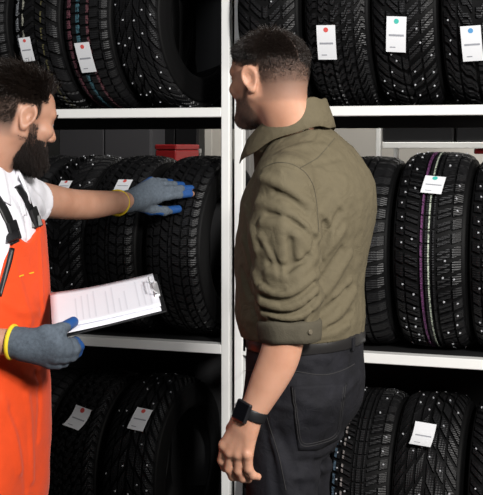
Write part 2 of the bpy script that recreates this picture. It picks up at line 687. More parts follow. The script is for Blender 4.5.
def stud_mesh(N, spots, off, seed, every=1):
    rs = random.Random(seed)
    p = 2 * math.pi / N
    b = MB()
    for i in range(0, N, every):
        for (v, f) in spots:
            if rs.random() < (0.16 if every > 1 else 0.52):
                continue
            vv = v + rs.uniform(-.05, .05)
            s = (i + f + off(vv) + rs.uniform(-.1, .1)) * p
            r = crown(vv)
            c = np.array((vv * HWT, -r * math.cos(s), R0 + r * math.sin(s)))
            nrm = np.array((0, -math.cos(s), math.sin(s)))
            tx = np.array((1.0, 0, 0)); ty = np.cross(nrm, tx)
            rr = 0.0037
            V = [c + rr * (tx * math.cos(a) + ty * math.sin(a)) - nrm * 0.002 for a in np.arange(6) * math.pi / 3]
            V += [c + rr * 0.6 * (tx * math.cos(a) + ty * math.sin(a)) + nrm * 0.0024 for a in np.arange(6) * math.pi / 3]
            F = [(k, (k + 1) % 6, 6 + (k + 1) % 6, 6 + k) for k in range(6)] + [tuple(range(6, 12))]
            b.add(V, F)
    return b


def sgn(v):
    return 1 if v >= 0 else -1


TYPES = {
    'arrow': dict(N=32, off=lambda v: 1.5 * abs(v) ** 1.1,
                  cols=[(-1.0, -.60, 0, .80, 2), (-.54, -.14, .25, .72, 2), (-.10, .10, .4, .62, 1), (.14, .54, .75, .72, 2), (.60, 1.0, .5, .80, 2)],
                  studs=[(-.84, .35), (-.5, .6), (-.25, .5), (.25, 1.0), (.5, 1.1), (.84, .85)], every=1),
    'spruce': dict(N=27, off=lambda v: -2.3 * abs(v) ** 0.9,
                   cols=[(-1.0, -.66, 0, .84, 2), (-.60, -.34, .35, .78, 1), (-.30, -.04, .1, .78, 1), (.04, .30, .6, .78, 1), (.34, .60, .85, .78, 1), (.66, 1.0, .5, .84, 2)],
                   studs=[(-.8, .4), (-.45, .7), (-.15, .4), (.15, .9), (.45, 1.2), (.8, .9)], every=1),
    'ice': dict(N=34, off=lambda v: 1.9 * abs(v) ** 1.3 + .12 * math.sin(v * 21),
                cols=[(-1.0, -.58, 0, .80, 2), (-.52, -.05, .35, .70, 2), (.05, .52, .85, .70, 2), (.58, 1.0, .5, .80, 2)],
                studs=[(-.8, .4), (-.4, .6), (.4, 1.1), (.8, .9)], every=1),
    'block': dict(N=54, off=lambda v: .35 * v,
                  cols=[(-1.0, -.68, 0, .84, 1), (-.60, -.25, .4, .82, 1), (-.18, .18, .1, .82, 1), (.25, .60, .6, .82, 1), (.68, 1.0, .3, .84, 1)], studs=None),
    'zigzag': dict(N=36, off=lambda v: 1.0 * abs(v) + .25 * math.sin(v * 16),
                   cols=[(-1.0, -.64, 0, .82, 2), (-.57, -.22, .3, .76, 2), (-.16, .16, .1, .76, 2), (.22, .57, .8, .76, 2), (.64, 1.0, .5, .82, 2)], studs=None),
    'ribstud': dict(N=46, off=lambda v: .9 * max(0, abs(v) - .16) ** 1.0,
                    cols=[(-1.0, -.74, 0, .78, 1), (-.70, -.30, .15, .74, 2), (-.24, -.16, 0, .96, 1), (-.10, .07, 0, .97, 1), (.13, .22, 0, .96, 1), (.28, .68, .6, .74, 2), (.72, 1.0, .45, .78, 1)],
                    studs=[(-.82, .4), (-.5, .9), (.5, .4), (.82, .9)], every=1),
    'ribwide': dict(N=44, off=lambda v: .5 * max(0, abs(v) - .16),
                    cols=[(-1.0, -.34, 0, .76, 1), (-.27, -.06, .15, .9, 1), (.06, .27, .5, .9, 1), (.34, 1.0, .5, .76, 1)], studs=None),
    'winterrib': dict(N=58, off=lambda v: .45 * abs(v) + .18 * math.sin(v * 13),
                      cols=[(-1.0, -.72, 0, .80, 1), (-.67, -.44, .4, .84, 1), (-.37, -.10, .1, .80, 1), (-.05, .05, .5, .92, 1), (.10, .37, .6, .80, 1), (.44, .67, .2, .84, 1), (.72, 1.0, .3, .80, 1)], studs=None),
    'lug': dict(N=34, off=lambda v: -.9 * abs(v),
                cols=[(-1.0, -.56, 0, .76, 1), (-.50, -.06, .45, .74, 2), (.06, .50, .95, .74, 2), (.56, 1.0, .5, .76, 1)], studs=None),
}
PROTO = {}
_cv, _cf = carcass()


def proto(kind, studded):
    key = (kind, studded)
    if key in PROTO:
        return PROTO[key]
    T = TYPES[kind]
    root = empty('tyre')
    mk('carcass', _cv, _cf, M_side, root)
    V, F, UV = tread(T['cols'], T['N'], T['off'], 3)
    mk('tread', V, F, M_tread, root, smooth=False, uv=UV)
    if studded:
        spots = T['studs']
        b = stud_mesh(T['N'], spots, T['off'], 5, T['every'])
        s = b.build('studs', M_stud, root)
        s['kind'] = 'stuff'
    PROTO[key] = root
    root['used'] = 0
    return root


M_paper = mat('label_paper', (0.80, 0.81, 0.84), 0.6, noise=0.03, nscale=15)
M_ink = mat('label_ink', (0.32, 0.33, 0.37), 0.7)
DOTS = {'red': mat('red_print', (0.70, 0.10, 0.09), 0.6), 'teal': mat('teal_print', (0.06, 0.50, 0.42), 0.6), 'blue': mat('blue_print', (0.10, 0.32, 0.62), 0.6)}


def label_tag(root, R, px, py, width, length, tilt, dot, lift=0.02, curl=0.0):
    """paper tag stuck on the tread; its centre is seen at px,py. Hangs as a stiff strip from its upper edge"""
    d = ray(px, py)
    c = np.array(root['axle'])
    ax = np.array(root['axis'])
    oc = CAM - c
    dp = d - ax * (d @ ax); op = oc - ax * (oc @ ax)
    a, bq, cc = dp @ dp, 2 * dp @ op, op @ op - (R + 0.004) ** 2
    t = (-bq - math.sqrt(max(0, bq * bq - 4 * a * cc))) / (2 * a)
    h = CAM + d * t
    n = h - c; n -= ax * (n @ ax); n /= np.linalg.norm(n)
    dn = np.cross(n, ax); dn *= -np.sign(dn @ UP)           # downhill along the tread
    u = ax * math.cos(tilt) + dn * math.sin(tilt)
    dv = dn * math.cos(tilt) - ax * math.sin(tilt)
    K = 9
    V, F = [], []

    def at(x, y, e):
        # y 0 top .. 1 bottom: stays near the tread at the top, stands off toward the bottom, ends curl
        s = (y - .5) * length
        bend = -(R - math.sqrt(max(0, R * R - s * s))) * 0.55
        return h + u * x * width / 2 + dv * s + n * (0.004 + lift * y * 0.5 + bend + curl * (y - .5) ** 2 * 4 + e)

    for e in (0.0, 0.0009):
        for j in range(K):
            for x in (-1, -.33, .33, 1):
                V.append(at(x, j / (K - 1), e))
    n4 = 4 * K
    for j in range(K - 1):
        for i in range(3):
            a0 = j * 4 + i
            F.append((a0, a0 + 1, a0 + 5, a0 + 4)); F.append((n4 + a0, n4 + a0 + 4, n4 + a0 + 5, n4 + a0 + 1))
    rim = [0, 1, 2, 3] + [j * 4 + 3 for j in range(1, K)] + [(K - 1) * 4 + i for i in (2, 1, 0)] + [j * 4 for j in range(K - 2, 0, -1)]
    for i in range(len(rim)):
        a0, b0 = rim[i], rim[(i + 1) % len(rim)]
        F.append((a0, n4 + a0, n4 + b0, b0))
    Mx = Matrix.LocRotScale(root.location, root.rotation_euler, root.scale).inverted()

    def loc_(Vw):
        return [tuple(Mx @ Vector(v)) for v in Vw]
    lab = mk('paper_label', loc_(V), F, M_paper, root, smooth=False)
    lab['label'] = 'white paper label'
    if dot:
        Vd = [at(0, .13, .0016)] + [at(.26 * math.cos(a), .13 + .26 * math.sin(a) * width / length / 2, .0016) for a in np.arange(12) * math.pi / 6]
        o = mk('print_spot', loc_(Vd), [(0, 1 + (i + 1) % 12, 1 + i) for i in range(12)], DOTS[dot], lab, smooth=False)
    # line of size print: small strokes
    rs = random.Random(int(px * 7 + py))
    for row, x0, x1, hh in ((.52, -.72, .72, .055), (.86, -.6, -.05, .03)):
        x = x0
        Vs, Fs = [], []
        while x < x1:
            wq = rs.uniform(.05, .11)
            k = len(Vs)
            Vs += [at(x, row - hh / 2, .0016), at(x + wq, row - hh / 2, .0016), at(x + wq, row + hh / 2, .0016), at(x, row + hh / 2, .0016)]
            Fs.append((k, k + 1, k + 2, k + 3))
            x += wq + .0
        mk('print_line', loc_(Vs), Fs, M_ink, lab, smooth=False)
    return lab


def tyre(px, zs, wid, label, group, kind, studded=False, R=0.3175, off=0.215, mt=None, labels=(), yaw=0.0):
    """px: image column of the middle of the tread where it comes closest"""
    src = proto(kind, studded)
    if not src['used']:
        root = src
        src['used'] = 1
    else:
        root = src.copy(); S.collection.objects.link(root)
        for ch in [c for c in src.children if c.name.split('.')[0] in ('carcass', 'tread', 'studs')]:
            c = ch.copy(); S.collection.objects.link(c); c.parent = root
    if px < 225:
        yaw = yaw - 0.06
    u = plane_u(px, off - R)
    p = W(u, off, zs)
    root.location = p
    root.rotation_euler = (0, 0, -THETA + yaw)
    root.scale = (wid / 0.227, R / R0, R / R0)
    tag(root, label, 'tyre', group)
    root['axle'] = tuple(p + UP * R)
    a = -THETA + yaw
    root['axis'] = (math.cos(a), math.sin(a), 0.0)
    for ch in list(root.children):
        if ch.name.split('.')[0] == 'tread':
            ch.material_slots[0].link = 'OBJECT'
            ch.material_slots[0].material = mt or M_tread
    for L in labels:
        label_tag(root, R, *L)
    return root


G1, G2, G3 = 'tyres on the top shelves', 'tyres on the middle shelves', 'tyres on the bottom shelves'
# top shelf, left rack
tyre(-14, Z_TOP, .19, 'black tyre at the far left end of the top shelf', G1, 'block')
t_gold = tyre(38, Z_TOP, .192, 'tyre with silver and gold lines on its tread above the worker\'s head', G1, 'lug', mt=M_tread_gold, labels=[(27.5, 49, .047, .085, -.08, 'red', .01)])
t_pink = tyre(88, Z_TOP, .194, 'tyre with pink and blue lines and a white label on the top shelf', G1, 'block', mt=M_tread_pink, labels=[(86, 57, .058, .108, -.06, 'red', .01)])
t_arrow = tyre(147, Z_TOP, .20, 'studded tyre without label, nearest the rack posts on the left top shelf', G1, 'spruce', True, yaw=-.13)
# top shelf, right rack
tyre(265, Z_TOP, .220, 'studded tyre on the top shelf directly behind the customer\'s hair', G1, 'arrow', True)
tyre(334, Z_TOP, .222, 'unstudded tyre with red-spotted label on the top shelf right of the customer', G1, 'zigzag', labels=[(327, 42, .061, .112, .02, 'red', .012)])
tyre(402, Z_TOP, .218, 'studded tyre with teal-spotted label on the top shelf', G1, 'arrow', True, labels=[(396.5, 34, .062, .112, .07, 'teal', .012)])
tyre(474, Z_TOP, .222, 'studded tyre with blue-spotted label at the right end of the top shelf', G1, 'ice', True, mt=M_tread_teal, labels=[(472, 43, .062, .112, -.04, 'blue', .012)])
# middle shelf, left rack
tyre(14, Z_MID, .20, 'black tyre behind the worker\'s neck and shoulder on the middle shelf', G2, 'block')
tyre(60, Z_MID, .205, 'studded tyre behind the worker\'s bare forearm on the middle shelf', G2, 'arrow', True, labels=[(65, 187, .045, .05, .0, 'red', .01)])
tyre(111, Z_MID, .205, 'unstudded block-tread tyre with label just above the yellow glove cuff', G2, 'winterrib', labels=[(123.5, 187, .055, .06, .0, 'red', .012)])
t_hand = tyre(174, Z_MID, .215, 'unstudded tyre touched by the worker\'s gloved hand', G2, 'winterrib')
# middle shelf, right rack
tyre(282, Z_MID, .21, 'black tyre mostly hidden behind the olive shirt on the middle shelf', G2, 'block')
tyre(355, Z_MID, .205, 'unstudded tyre with plain cross blocks at the edge of the customer\'s back', G2, 'ribwide')
tyre(427, Z_MID, .238, 'wide studded tyre with purple and pale green lines and a teal-spotted label', G2, 'ribstud', True, R=.325, mt=M_tread_purple, labels=[(433.5, 186, .066, .075, .10, 'teal', .012)])
tyre(505, Z_MID, .235, 'studded tyre cut by the right photo edge on the middle shelf', G2, 'ribstud', True, mt=M_tread_moss)
# bottom shelf, left rack
tyre(20, Z_LOW, .2, 'black tyre behind the worker\'s orange trousers on the bottom shelf', G3, 'block')
tyre(71, Z_LOW, .21, 'unstudded zigzag tyre with tilted label beside the orange trousers', G3, 'zigzag', labels=[(79.5, 420, .068, .085, .22, 'red', .025, .012)])
tyre(130, Z_LOW, .215, 'studded tyre with red-spotted label on the left bottom shelf', G3, 'spruce', True, labels=[(140.5, 420, .062, .085, .10, 'red', .012)])
# bottom shelf, right rack
tyre(272, Z_LOW, .235, 'studded tyre behind the customer\'s hand and jeans on the bottom shelf', G3, 'ice', True)
tyre(357, Z_LOW, .205, 'studded tyre with blue and white edge lines next to the customer\'s jeans', G3, 'ribstud', True, mt=M_tread_blue)
tyre(423, Z_LOW, .225, 'studded tyre with a plain white label on the right bottom shelf', G3, 'spruce', True, labels=[(423.5, 437, .068, .088, .10, None, .02, .01)])
tyre(501, Z_LOW, .225, 'studded tyre cut by the right photo edge on the bottom shelf', G3, 'arrow', True)

# ------------------------------------------------------------------ what stands behind the racks
def at_back(px, py, off):
    u = plane_u(px, off)
    return W(u, off, zpix(px, py, off))


def slab(name, px0, px1, py0, py1, off, thick, m, parent=None):
    a, b = at_back(px0, py0, off), at_back(px1, py1, off)
    u0, u1 = plane_u(px0, off), plane_u(px1, off)
    z0, z1 = zpix((px0 + px1) / 2, py1, off), zpix((px0 + px1) / 2, py0, off)
    return W((u0 + u1) / 2, off + thick / 2, (z0 + z1) / 2), (u1 - u0) / 2, (z1 - z0) / 2, thick / 2


def rear_rack(name, px0, px1, off, label, beam_y, posts, lv=0.03, m=None):
    m = m or M_white
    u0, u1 = plane_u(px0, off), plane_u(px1, off)
    c = W((u0 + u1) / 2, off + .2, 0)
    root = empty(name, c); root['world_base'] = tuple(c)
    tag(root, label, 'shelving')
    for (a, b) in posts:
        p0, p1 = plane_u(a, off), plane_u(b, off)
        for d in (.02, .42):
            MB().box(W((p0 + p1) / 2, off + d, 1.05), SV * (p1 - p0) / 2, NV * .02, UP * 1.05, .002).build('post', m, root)
    zb = zpix((px0 + px1) / 2, beam_y, off)
    for z in (zb, zb - .75, .12):
        MB().box(W((u0 + u1) / 2, off + .012, z), SV * ((u1 - u0) / 2 - .03), NV * .012, UP * lv / 2, .002).build('shelf_beam', m, root)
        MB().box(W((u0 + u1) / 2, off + .22, z + lv / 2 - .006), SV * ((u1 - u0) / 2 - .03), NV * .18, UP * .005).build('shelf_deck', M_deck, root)
    return root, zb + lv / 2


def solid(root, name, px0, px1, py0, py1, off, thick, m, bev=.004):
    c, hu, hz, ht = slab(name, px0, px1, py0, py1, off, thick, m)
    return MB().box(c, SV * hu, NV * ht, UP * hz, bev).build(name, m, root)


M_red = mat('red_plastic', (0.30, 0.012, 0.014), 0.45)
M_grey = mat('grey_paint', (0.30, 0.29, 0.28), 0.6)
# right: white rack with dark crates, in front of the pale wall
rr, ztop = rear_rack('storage_rack', 375.6, 520, 1.25, 'white storage rack behind the right tyre rack, seen above the middle tyres', 145.2, [(375.8, 380.2), (512, 518)], .026)


def crate(px0, px1, py0, off, label, m, z0, thick=.34):
    c, hu, hz, ht = slab('crate', px0, px1, py0, 140, off, thick, m)
    z1 = c[2] + hz
    cc = c.copy(); cc[2] = (z0 + z1) / 2
    base = cc.copy(); base[2] = z0
    root = empty('storage_crate', base); root['world_base'] = tuple(base)
    tag(root, label, 'crate', None)
    h = (z1 - z0) / 2
    MB().box(cc - UP * .012, SV * hu, NV * ht, UP * (h - .012), .006).build('body', m, root)
    MB().box(cc + UP * (h - .012), SV * (hu + .0015), NV * (ht + .0015), UP * .012, .004).build('lid', m, root)
    return root


crate(382, 453.5, 104, 1.27, 'long black crate on the white storage rack behind the right tyres', M_black, ztop)
crate(456, 505, 104, 1.27, 'black crate at the right photo edge on the white storage rack', M_black, ztop)
c, hu, hz, ht = slab('x', 474, 500, 148.6, 154, 1.3, .2, M_red)
rb = MB().box(c, SV * hu, NV * ht, UP * hz, .003)
rb = rb.build('red_tray', M_red, None, loc=c - UP * hz)
tag(rb, 'flat red tray hanging under the storage rack beam at the right photo edge', 'tray')
# dark tall cabinets in front of the pale wall
def cabinet(px0, px1, off, label, m, h=2.3, thick=.4):
    u0, u1 = plane_u(px0, off), plane_u(px1, off)
    c = W((u0 + u1) / 2, off + thick / 2, 0)
    root = empty('cabinet', c); root['world_base'] = tuple(c)
    tag(root, label, 'cabinet')
    MB().box(c + UP * (h / 2 + .04), SV * (u1 - u0) / 2, NV * thick / 2, UP * (h / 2 - .04), .004).build('body', m, root)
    MB().box(c + UP * .04, SV * ((u1 - u0) / 2 - .02), NV * (thick / 2 - .02), UP * .04).build('plinth', M_black, root)
    hw = (u1 - u0) / 4
    for sg in (-1, 1):
        d = MB().box(c + SV * hw * sg - NV * (thick / 2 + .008) + UP * (h / 2 + .04), SV * (hw - .004), NV * .008, UP * (h / 2 - .06), .003).build('door', m, root)
        MB().box(c + SV * .03 * sg - NV * (thick / 2 + .03) + UP * 1.1, SV * .006, NV * .01, UP * .07, .003).build('handle', M_steel, d)
    return root


cabinet(60, 152, 2.1, 'dull grey cabinet behind the left tyre rack', M_wall_dark)
cabinet(154, 198.5, 2.3, 'black cabinet behind the red crate and left tyre rack', M_black)
tr = MB().box(W(plane_u(205.5, 2.4), 2.5, 1.6), SV * (plane_u(212, 2.4) - plane_u(199, 2.4)) / 2, NV * .1, UP * 1.6, .005).build('trim_1', M_wall)
tr['kind'] = 'structure'
tr = MB().box(W(plane_u(247, 2.4), 2.5, 1.6), SV * (plane_u(250, 2.4) - plane_u(243.5, 2.4)) / 2, NV * .1, UP * 1.6, .005).build('trim_2', M_grey)
tr['kind'] = 'structure'
# bench with the red crate
u0, u1 = plane_u(140, 1.2), plane_u(201, 1.2)
c = W((u0 + u1) / 2, 1.45, 0)
zb = zpix(165, 172, 1.2)
bench = empty('workbench', c); bench['world_base'] = tuple(c)
tag(bench, 'dark workbench with a grey rail behind the tyres the worker touches', 'workbench')
MB().box(c + UP * (zb - .02), SV * (u1 - u0) / 2, NV * .25, UP * .02, .004).build('bench_top', M_grey, bench)
for a in (-1, 1):
    for b_ in (-1, 1):
        MB().box(c + SV * a * ((u1 - u0) / 2 - .03) + NV * b_ * .21 + UP * (zb / 2 - .02), SV * .02, NV * .02, UP * (zb / 2 - .02), .003).build('leg', M_grey, bench)
ra, rc = plane_u(178, 1.66), plane_u(201, 1.66)
zr = zpix(190, 151, 1.66)
MB().box(W((ra + rc) / 2, 1.66, zr), SV * (rc - ra) / 2, NV * .012, UP * .012, .003).build('rail', M_grey, bench)
MB().box(W(rc - .02, 1.675, (zr + zb) / 2 - .02), SV * .012, NV * .012, UP * ((zr - zb) / 2 + .03), .003).build('rail_post', M_grey, bench)
cr = crate(155, 176, 144.5, 1.24, 'red plastic crate seen through the left rack above the gloved hand', M_red, zb, .3)
# ------------------------------------------------------------------ people: shared parts
def skin_mat(name, c0, c1, c2):
    m, nt, b = node_mat(name)
    tc = nt.nodes.new('ShaderNodeTexCoord')
    n = nt.nodes.new('ShaderNodeTexNoise'); n.inputs['Scale'].default_value = 14; n.inputs['Detail'].default_value = 6
    r = nt.nodes.new('ShaderNodeValToRGB')
    e = r.color_ramp.elements
    e[0].position, e[0].color = .3, (*c0, 1)
    e[1].position, e[1].color = .7, (*c2, 1)
    k = e.new(.5); k.color = (*c1, 1)
    nt.links.new(tc.outputs['Object'], n.inputs['Vector'])
    nt.links.new(n.outputs['Fac'], r.inputs[0])
    at = nt.nodes.new('ShaderNodeAttribute'); at.attribute_name = 'stubble'
    mx = nt.nodes.new('ShaderNodeMixRGB'); mx.inputs[2].default_value = (.030, .021, .017, 1)
    nt.links.new(at.outputs['Fac'], mx.inputs[0]); nt.links.new(r.outputs[0], mx.inputs[1])
    nt.links.new(mx.outputs[0], b.inputs['Base Color'])
    rg = nt.nodes.new('ShaderNodeMapRange'); rg.inputs[3].default_value = .48; rg.inputs[4].default_value = .85
    nt.links.new(at.outputs['Fac'], rg.inputs[0]); nt.links.new(rg.outputs[0], b.inputs['Roughness'])
    b.inputs['Subsurface Weight'].default_value = .12
    b.inputs['Subsurface Radius'].default_value = (.012, .004, .002)
    b.inputs['Subsurface Scale'].default_value = .5
    n2 = nt.nodes.new('ShaderNodeTexNoise'); n2.inputs['Scale'].default_value = 350
    bp = nt.nodes.new('ShaderNodeBump'); bp.inputs['Strength'].default_value = .12; bp.inputs['Distance'].default_value = .001
    nt.links.new(tc.outputs['Object'], n2.inputs['Vector']); nt.links.new(n2.outputs['Fac'], bp.inputs['Height'])
    nt.links.new(bp.outputs[0], b.inputs['Normal'])
    return m


M_skin = skin_mat('skin', (.42, .205, .128), (.475, .245, .16), (.53, .285, .195))
M_hair = mat('dark_hair', (.015, .0095, .007), .38, spec=.5)
M_beard = mat('dark_beard', (.016, .0095, .007), .5, spec=.3)
M_eye = mat('eye_white', (.7, .68, .66), .2)
M_iris = mat('eye_iris', (.05, .025, .012), .15)
M_olive = mat('olive_cotton', (.098, .081, .049), .82, spec=.25, noise=.13, nscale=55, bump=.35, bscale=420, crease=.7)
M_olive_in = mat('olive_cotton_inside', (.062, .054, .038), .85, spec=.2, noise=.12, nscale=60, bump=.35, bscale=420, crease=.5)
M_denim = mat('black_denim', (.0080, .0080, .0108), .78, spec=.2, noise=.85, nscale=26, bump=.5, bscale=600, crease=0.7)
M_stitch = mat('dark_stitching', (.022, .021, .021), .8)
M_belt = mat('black_leather', (.014, .013, .013), .35)
M_tee = mat('white_cotton', (.80, .79, .84), .85, spec=.2, noise=.03, nscale=40, bump=.25, bscale=400, crease=0.3, sheen=.1)
M_orange = mat('orange_workwear', (.83, .075, .012), .75, spec=.25, noise=.07, nscale=30, bump=.3, bscale=500, crease=0.3, sheen=.1)
M_yellow = mat('yellow_knit', (.85, .62, .02), .75)
M_shoe = mat('shoe_leather', (.02, .018, .017), .5)


def head_sdf(o, M, s=1.0):
    """skull, face and ears; o head centre, M columns right, forward, up"""
    def L(x, y, z):
        return np.asarray(o) + M @ np.array([x, y, z]) * s

    def fn(p):
        q = ((p - o) @ M) / s
        d = ell(q, (0, -.012, .030), (.0735, .094, .083))
        d = smin(d, ell(q, (0, -.042, -.005), (.060, .058, .062)), .03)
        d = smin(d, ell(q, (0, .040, .030), (.060, .052, .055)), .03)
        d = smin(d, ell(q, (0, .036, -.045), (.054, .056, .066)), .03)
        for sg in (-1, 1):
            d = smin(d, cone(q, (sg * .056, .000, -.045), (sg * .020, .076, -.092), .017, .017), .03)
            d = smin(d, cone(q, (sg * .012, .086, .022), (sg * .045, .073, .022), .011, .010), .016)
            d = smin(d, ell(q, (sg * .047, .062, -.022), (.020, .022, .018)), .02)
        d = smin(d, cone(q, (-.010, .080, -.097), (.010, .080, -.097), .017, .017), .02)
        for sg in (-1, 1):
            d = smax(d, -ell(q, (sg * .032, .098, .002), (.019, .019, .012)), .012)
            d = smin(d, ell(q, (sg * .031, .076, .001), (.0135, .0125, .0125)), .003)
            d = smin(d, cone(q, (sg * .018, .087, .009), (sg * .044, .081, .007), .0035, .003), .005)
        d = smin(d, cone(q, (0, .090, .014), (0, .112, -.026), .0085, .0115), .012)
        for sg in (-1, 1):
            d = smin(d, ell(q, (sg * .012, .100, -.032), (.0085, .011, .008)), .006)
        d = smin(d, cone(q, (-.017, .089, -.057), (.017, .089, -.057), .0065, .0065), .008)
        d = smin(d, cone(q, (-.014, .089, -.068), (.014, .089, -.068), .007, .007), .007)
        for sg in (-1, 1):
            c = np.array((sg * .0785, -.010, -.004))
            an = math.radians(24) * sg
            ax = np.stack([np.array((math.cos(an), math.sin(an) * -1, 0)), np.array((math.sin(an), math.cos(an), 0)), np.array((0, 0, 1.0))], 1)
            tl = math.radians(-14)
            R2 = np.array(((1, 0, 0), (0, math.cos(tl), -math.sin(tl)), (0, math.sin(tl), math.cos(tl))))
            e = (q - c) @ ax @ R2
            k = np.stack([e[:, 0], e[:, 1], e[:, 2]], 1)
            low = np.clip(-k[:, 2] / .032, 0, 1)
            ring = np.sqrt((k[:, 1] / (1 - .38 * low)) ** 2 + (k[:, 2] * .60) ** 2) - .0165
            rim = np.sqrt(ring ** 2 + (k[:, 0] - .002 * sg) ** 2) - .0042
            plate = np.maximum(np.abs(k[:, 0] + .004 * sg) - .0028, ring)
            inner = np.sqrt((k[:, 1] - .002) ** 2 + ((k[:, 2] - .001) * .62) ** 2) - .0105
            anti = np.sqrt(inner ** 2 + k[:, 0] ** 2) - .0028
            anti = np.maximum(anti, k[:, 1] - .006)
            lobe = ell(k, (0, .004, -.026), (.0055, .009, .0085))
            trag = ell(k, (-.001 * sg, .0145, -.003), (.005, .0045, .008))
            ear = smin(smin(smin(smin(rim, plate, .004), anti, .003), lobe, .006), trag, .004)
            d = smin(d, ear, .006)
        return d * s
    fn.L = L
    return fn


def strands(fn, head, spec, name, m, parent, seed, sides=3):
    """many short tapered hairs rooted in the skin; spec(q, rs) -> None or (length, direction in the head's frame, radius, bend)"""
    o, M, s = head
    rs = np.random.RandomState(seed)
    V, F = [], []
    roots, infos = [], []
    n_try = spec.tries
    # points thrown at the head from all sides
    g = rs.normal(size=(n_try, 3)); g /= np.linalg.norm(g, axis=1, keepdims=True)
    C = np.asarray(o) + M @ np.array(spec.centre) * s
    pts, t = march(fn, C + (g @ M.T) * .22 * s, -(g @ M.T), .22, 60, .85)
    ok = t < .2
    pts = pts[ok]
    _, N = grad(fn, pts, .004)
    Q = ((pts - o) @ M) / s
    NL = N @ M
    for p, q, nl in zip(pts, Q, NL):
        r = spec(q, nl, rs)
        if r is None:
            continue
        ln, d, rad, bend = r
        d = np.asarray(d, float); d /= np.linalg.norm(d)
        K = 4 if ln > .008 else 2
        pos = p - N[0] * 0
        dirw = M @ d
        bw = M @ np.asarray(bend, float)
        rows = []
        cur = p.copy() - (M @ nl) * .001
        dd = dirw.copy()
        for k in range(K + 1):
            rows.append((cur.copy(), rad * (1 - .8 * (k / K) ** 1.5)))
            dd = dd + bw / K
            dd /= np.linalg.norm(dd)
            cur = cur + dd * ln * s / K
        x = np.cross(dirw, M @ nl + 1e-3); x /= np.linalg.norm(x) + 1e-9
        y = np.cross(dirw, x)
        b = len(V)
        for (c, r_) in rows:
            for a in range(sides):
                an = 2 * math.pi * a / sides
                V.append(c + r_ * (x * math.cos(an) + y * math.sin(an)))
        for k in range(K):
            for a in range(sides):
                F.append((b + k * sides + a, b + k * sides + (a + 1) % sides, b + (k + 1) * sides + (a + 1) % sides, b + (k + 1) * sides + a))
    o_ = mk(name, V, F, m, parent, True)
    return o_


def eyes(head, parent):
    o, M, s = head
    for sg in (-1, 1):
        c = np.asarray(o) + M @ np.array((sg * .031, .0775, .001)) * s
        b = MB()
        n = 14
        V, F = [], []
        for i in range(9):
            th = math.pi * i / 8
            for j in range(n):
                ph = 2 * math.pi * j / n
                V.append(c + M @ np.array((math.sin(th) * math.cos(ph), math.cos(th), math.sin(th) * math.sin(ph))) * .0122 * s)
        for i in range(8):
            for j in range(n):
                F.append((i * n + j, i * n + (j + 1) % n, (i + 1) * n + (j + 1) % n, (i + 1) * n + j))
        e = mk('eye', V, F, [M_eye, M_iris], parent, True)
        for f in e.data.polygons:
            if f.index < 2 * n:
                f.material_index = 1


def finger(p, a, dirs, lens, rs, k=.004):
    """a finger: base a, then joints along dirs"""
    pts = [np.asarray(a, float)]
    for d, l in zip(dirs, lens):
        d = np.asarray(d, float)
        pts.append(pts[-1] + d / np.linalg.norm(d) * l)
    return chain(p, pts, rs, k), pts


def shoe(c, fwd, parent):
    f = np.array([fwd[0], fwd[1], 0.0]); f /= np.linalg.norm(f)
    r = np.array([f[1], -f[0], 0.0])

    def fn(p):
        q = np.stack([(p - c) @ r, (p - c) @ f, p[:, 2]], 1)
        d = cone(q, (0, -.07, .045), (0, .13, .035), .042, .040)
        d = smin(d, cone(q, (0, -.06, .05), (0, -.05, .12), .042, .045), .03)
        return np.maximum(d, .004 - q[:, 2])
    V, F = sdf_mesh(fn, c + np.array((-.26, -.26, -.01)) * 1.0, c + np.array((.26, .26, .2)), .008)
    return mk('shoe', V, F, M_shoe, parent, True)


# ------------------------------------------------------------------ the customer, seen from behind
cF = np.array([-.82, .57, 0]); cF /= np.linalg.norm(cF)
cR = np.array([cF[1], -cF[0], 0])
cY = 2.60
cC = P(306, 145, cY); cC[2] = 0


def B(r, f, z):
    return cC + cR * r + cF * f + UP * z


def toB(p):
    q = p - cC
    return np.stack([q @ cR, q @ cF, q[:, 2]], 1)


def loft(q, tab, pw=2.3):
    """a stack of rounded sections: tab rows z, half width, half depth, forward offset, sideways offset"""
    tab = np.asarray(tab, float)
    z = q[:, 2]
    zz = np.clip(z, tab[0, 0], tab[-1, 0])
    v = [np.interp(zz, tab[:, 0], tab[:, k]) for k in range(1, 5)]
    x = np.abs((q[:, 0] - v[3]) / v[0]); y = np.abs((q[:, 1] - v[2]) / v[1])
    k0 = (x ** pw + y ** pw) ** (1 / pw)
    rr = np.sqrt((q[:, 0] - v[3]) ** 2 + (q[:, 1] - v[2]) ** 2) + 1e-9
    d = rr * (1 - 1 / np.maximum(k0, 1e-3))
    d = np.where(k0 < .25, -np.minimum(v[0], v[1]) * .75, d)
    dz = np.maximum(tab[0, 0] - z, z - tab[-1, 0])
    out = np.sqrt(np.maximum(d, 0) ** 2 + np.maximum(dz, 0) ** 2) + np.minimum(np.maximum(d, dz), 0)
    return out * .85


def smooth_tab(tab, n=40):
    tab = np.asarray(tab, float)
    z = np.linspace(tab[0, 0], tab[-1, 0], n)
    q = np.stack([z] + [np.interp(z, tab[:, 0], tab[:, k]) for k in range(1, 5)], 1)
    for _ in range(4):
        q[1:-1, 1:] = .25 * q[:-2, 1:] + .5 * q[1:-1, 1:] + .25 * q[2:, 1:]
    return q


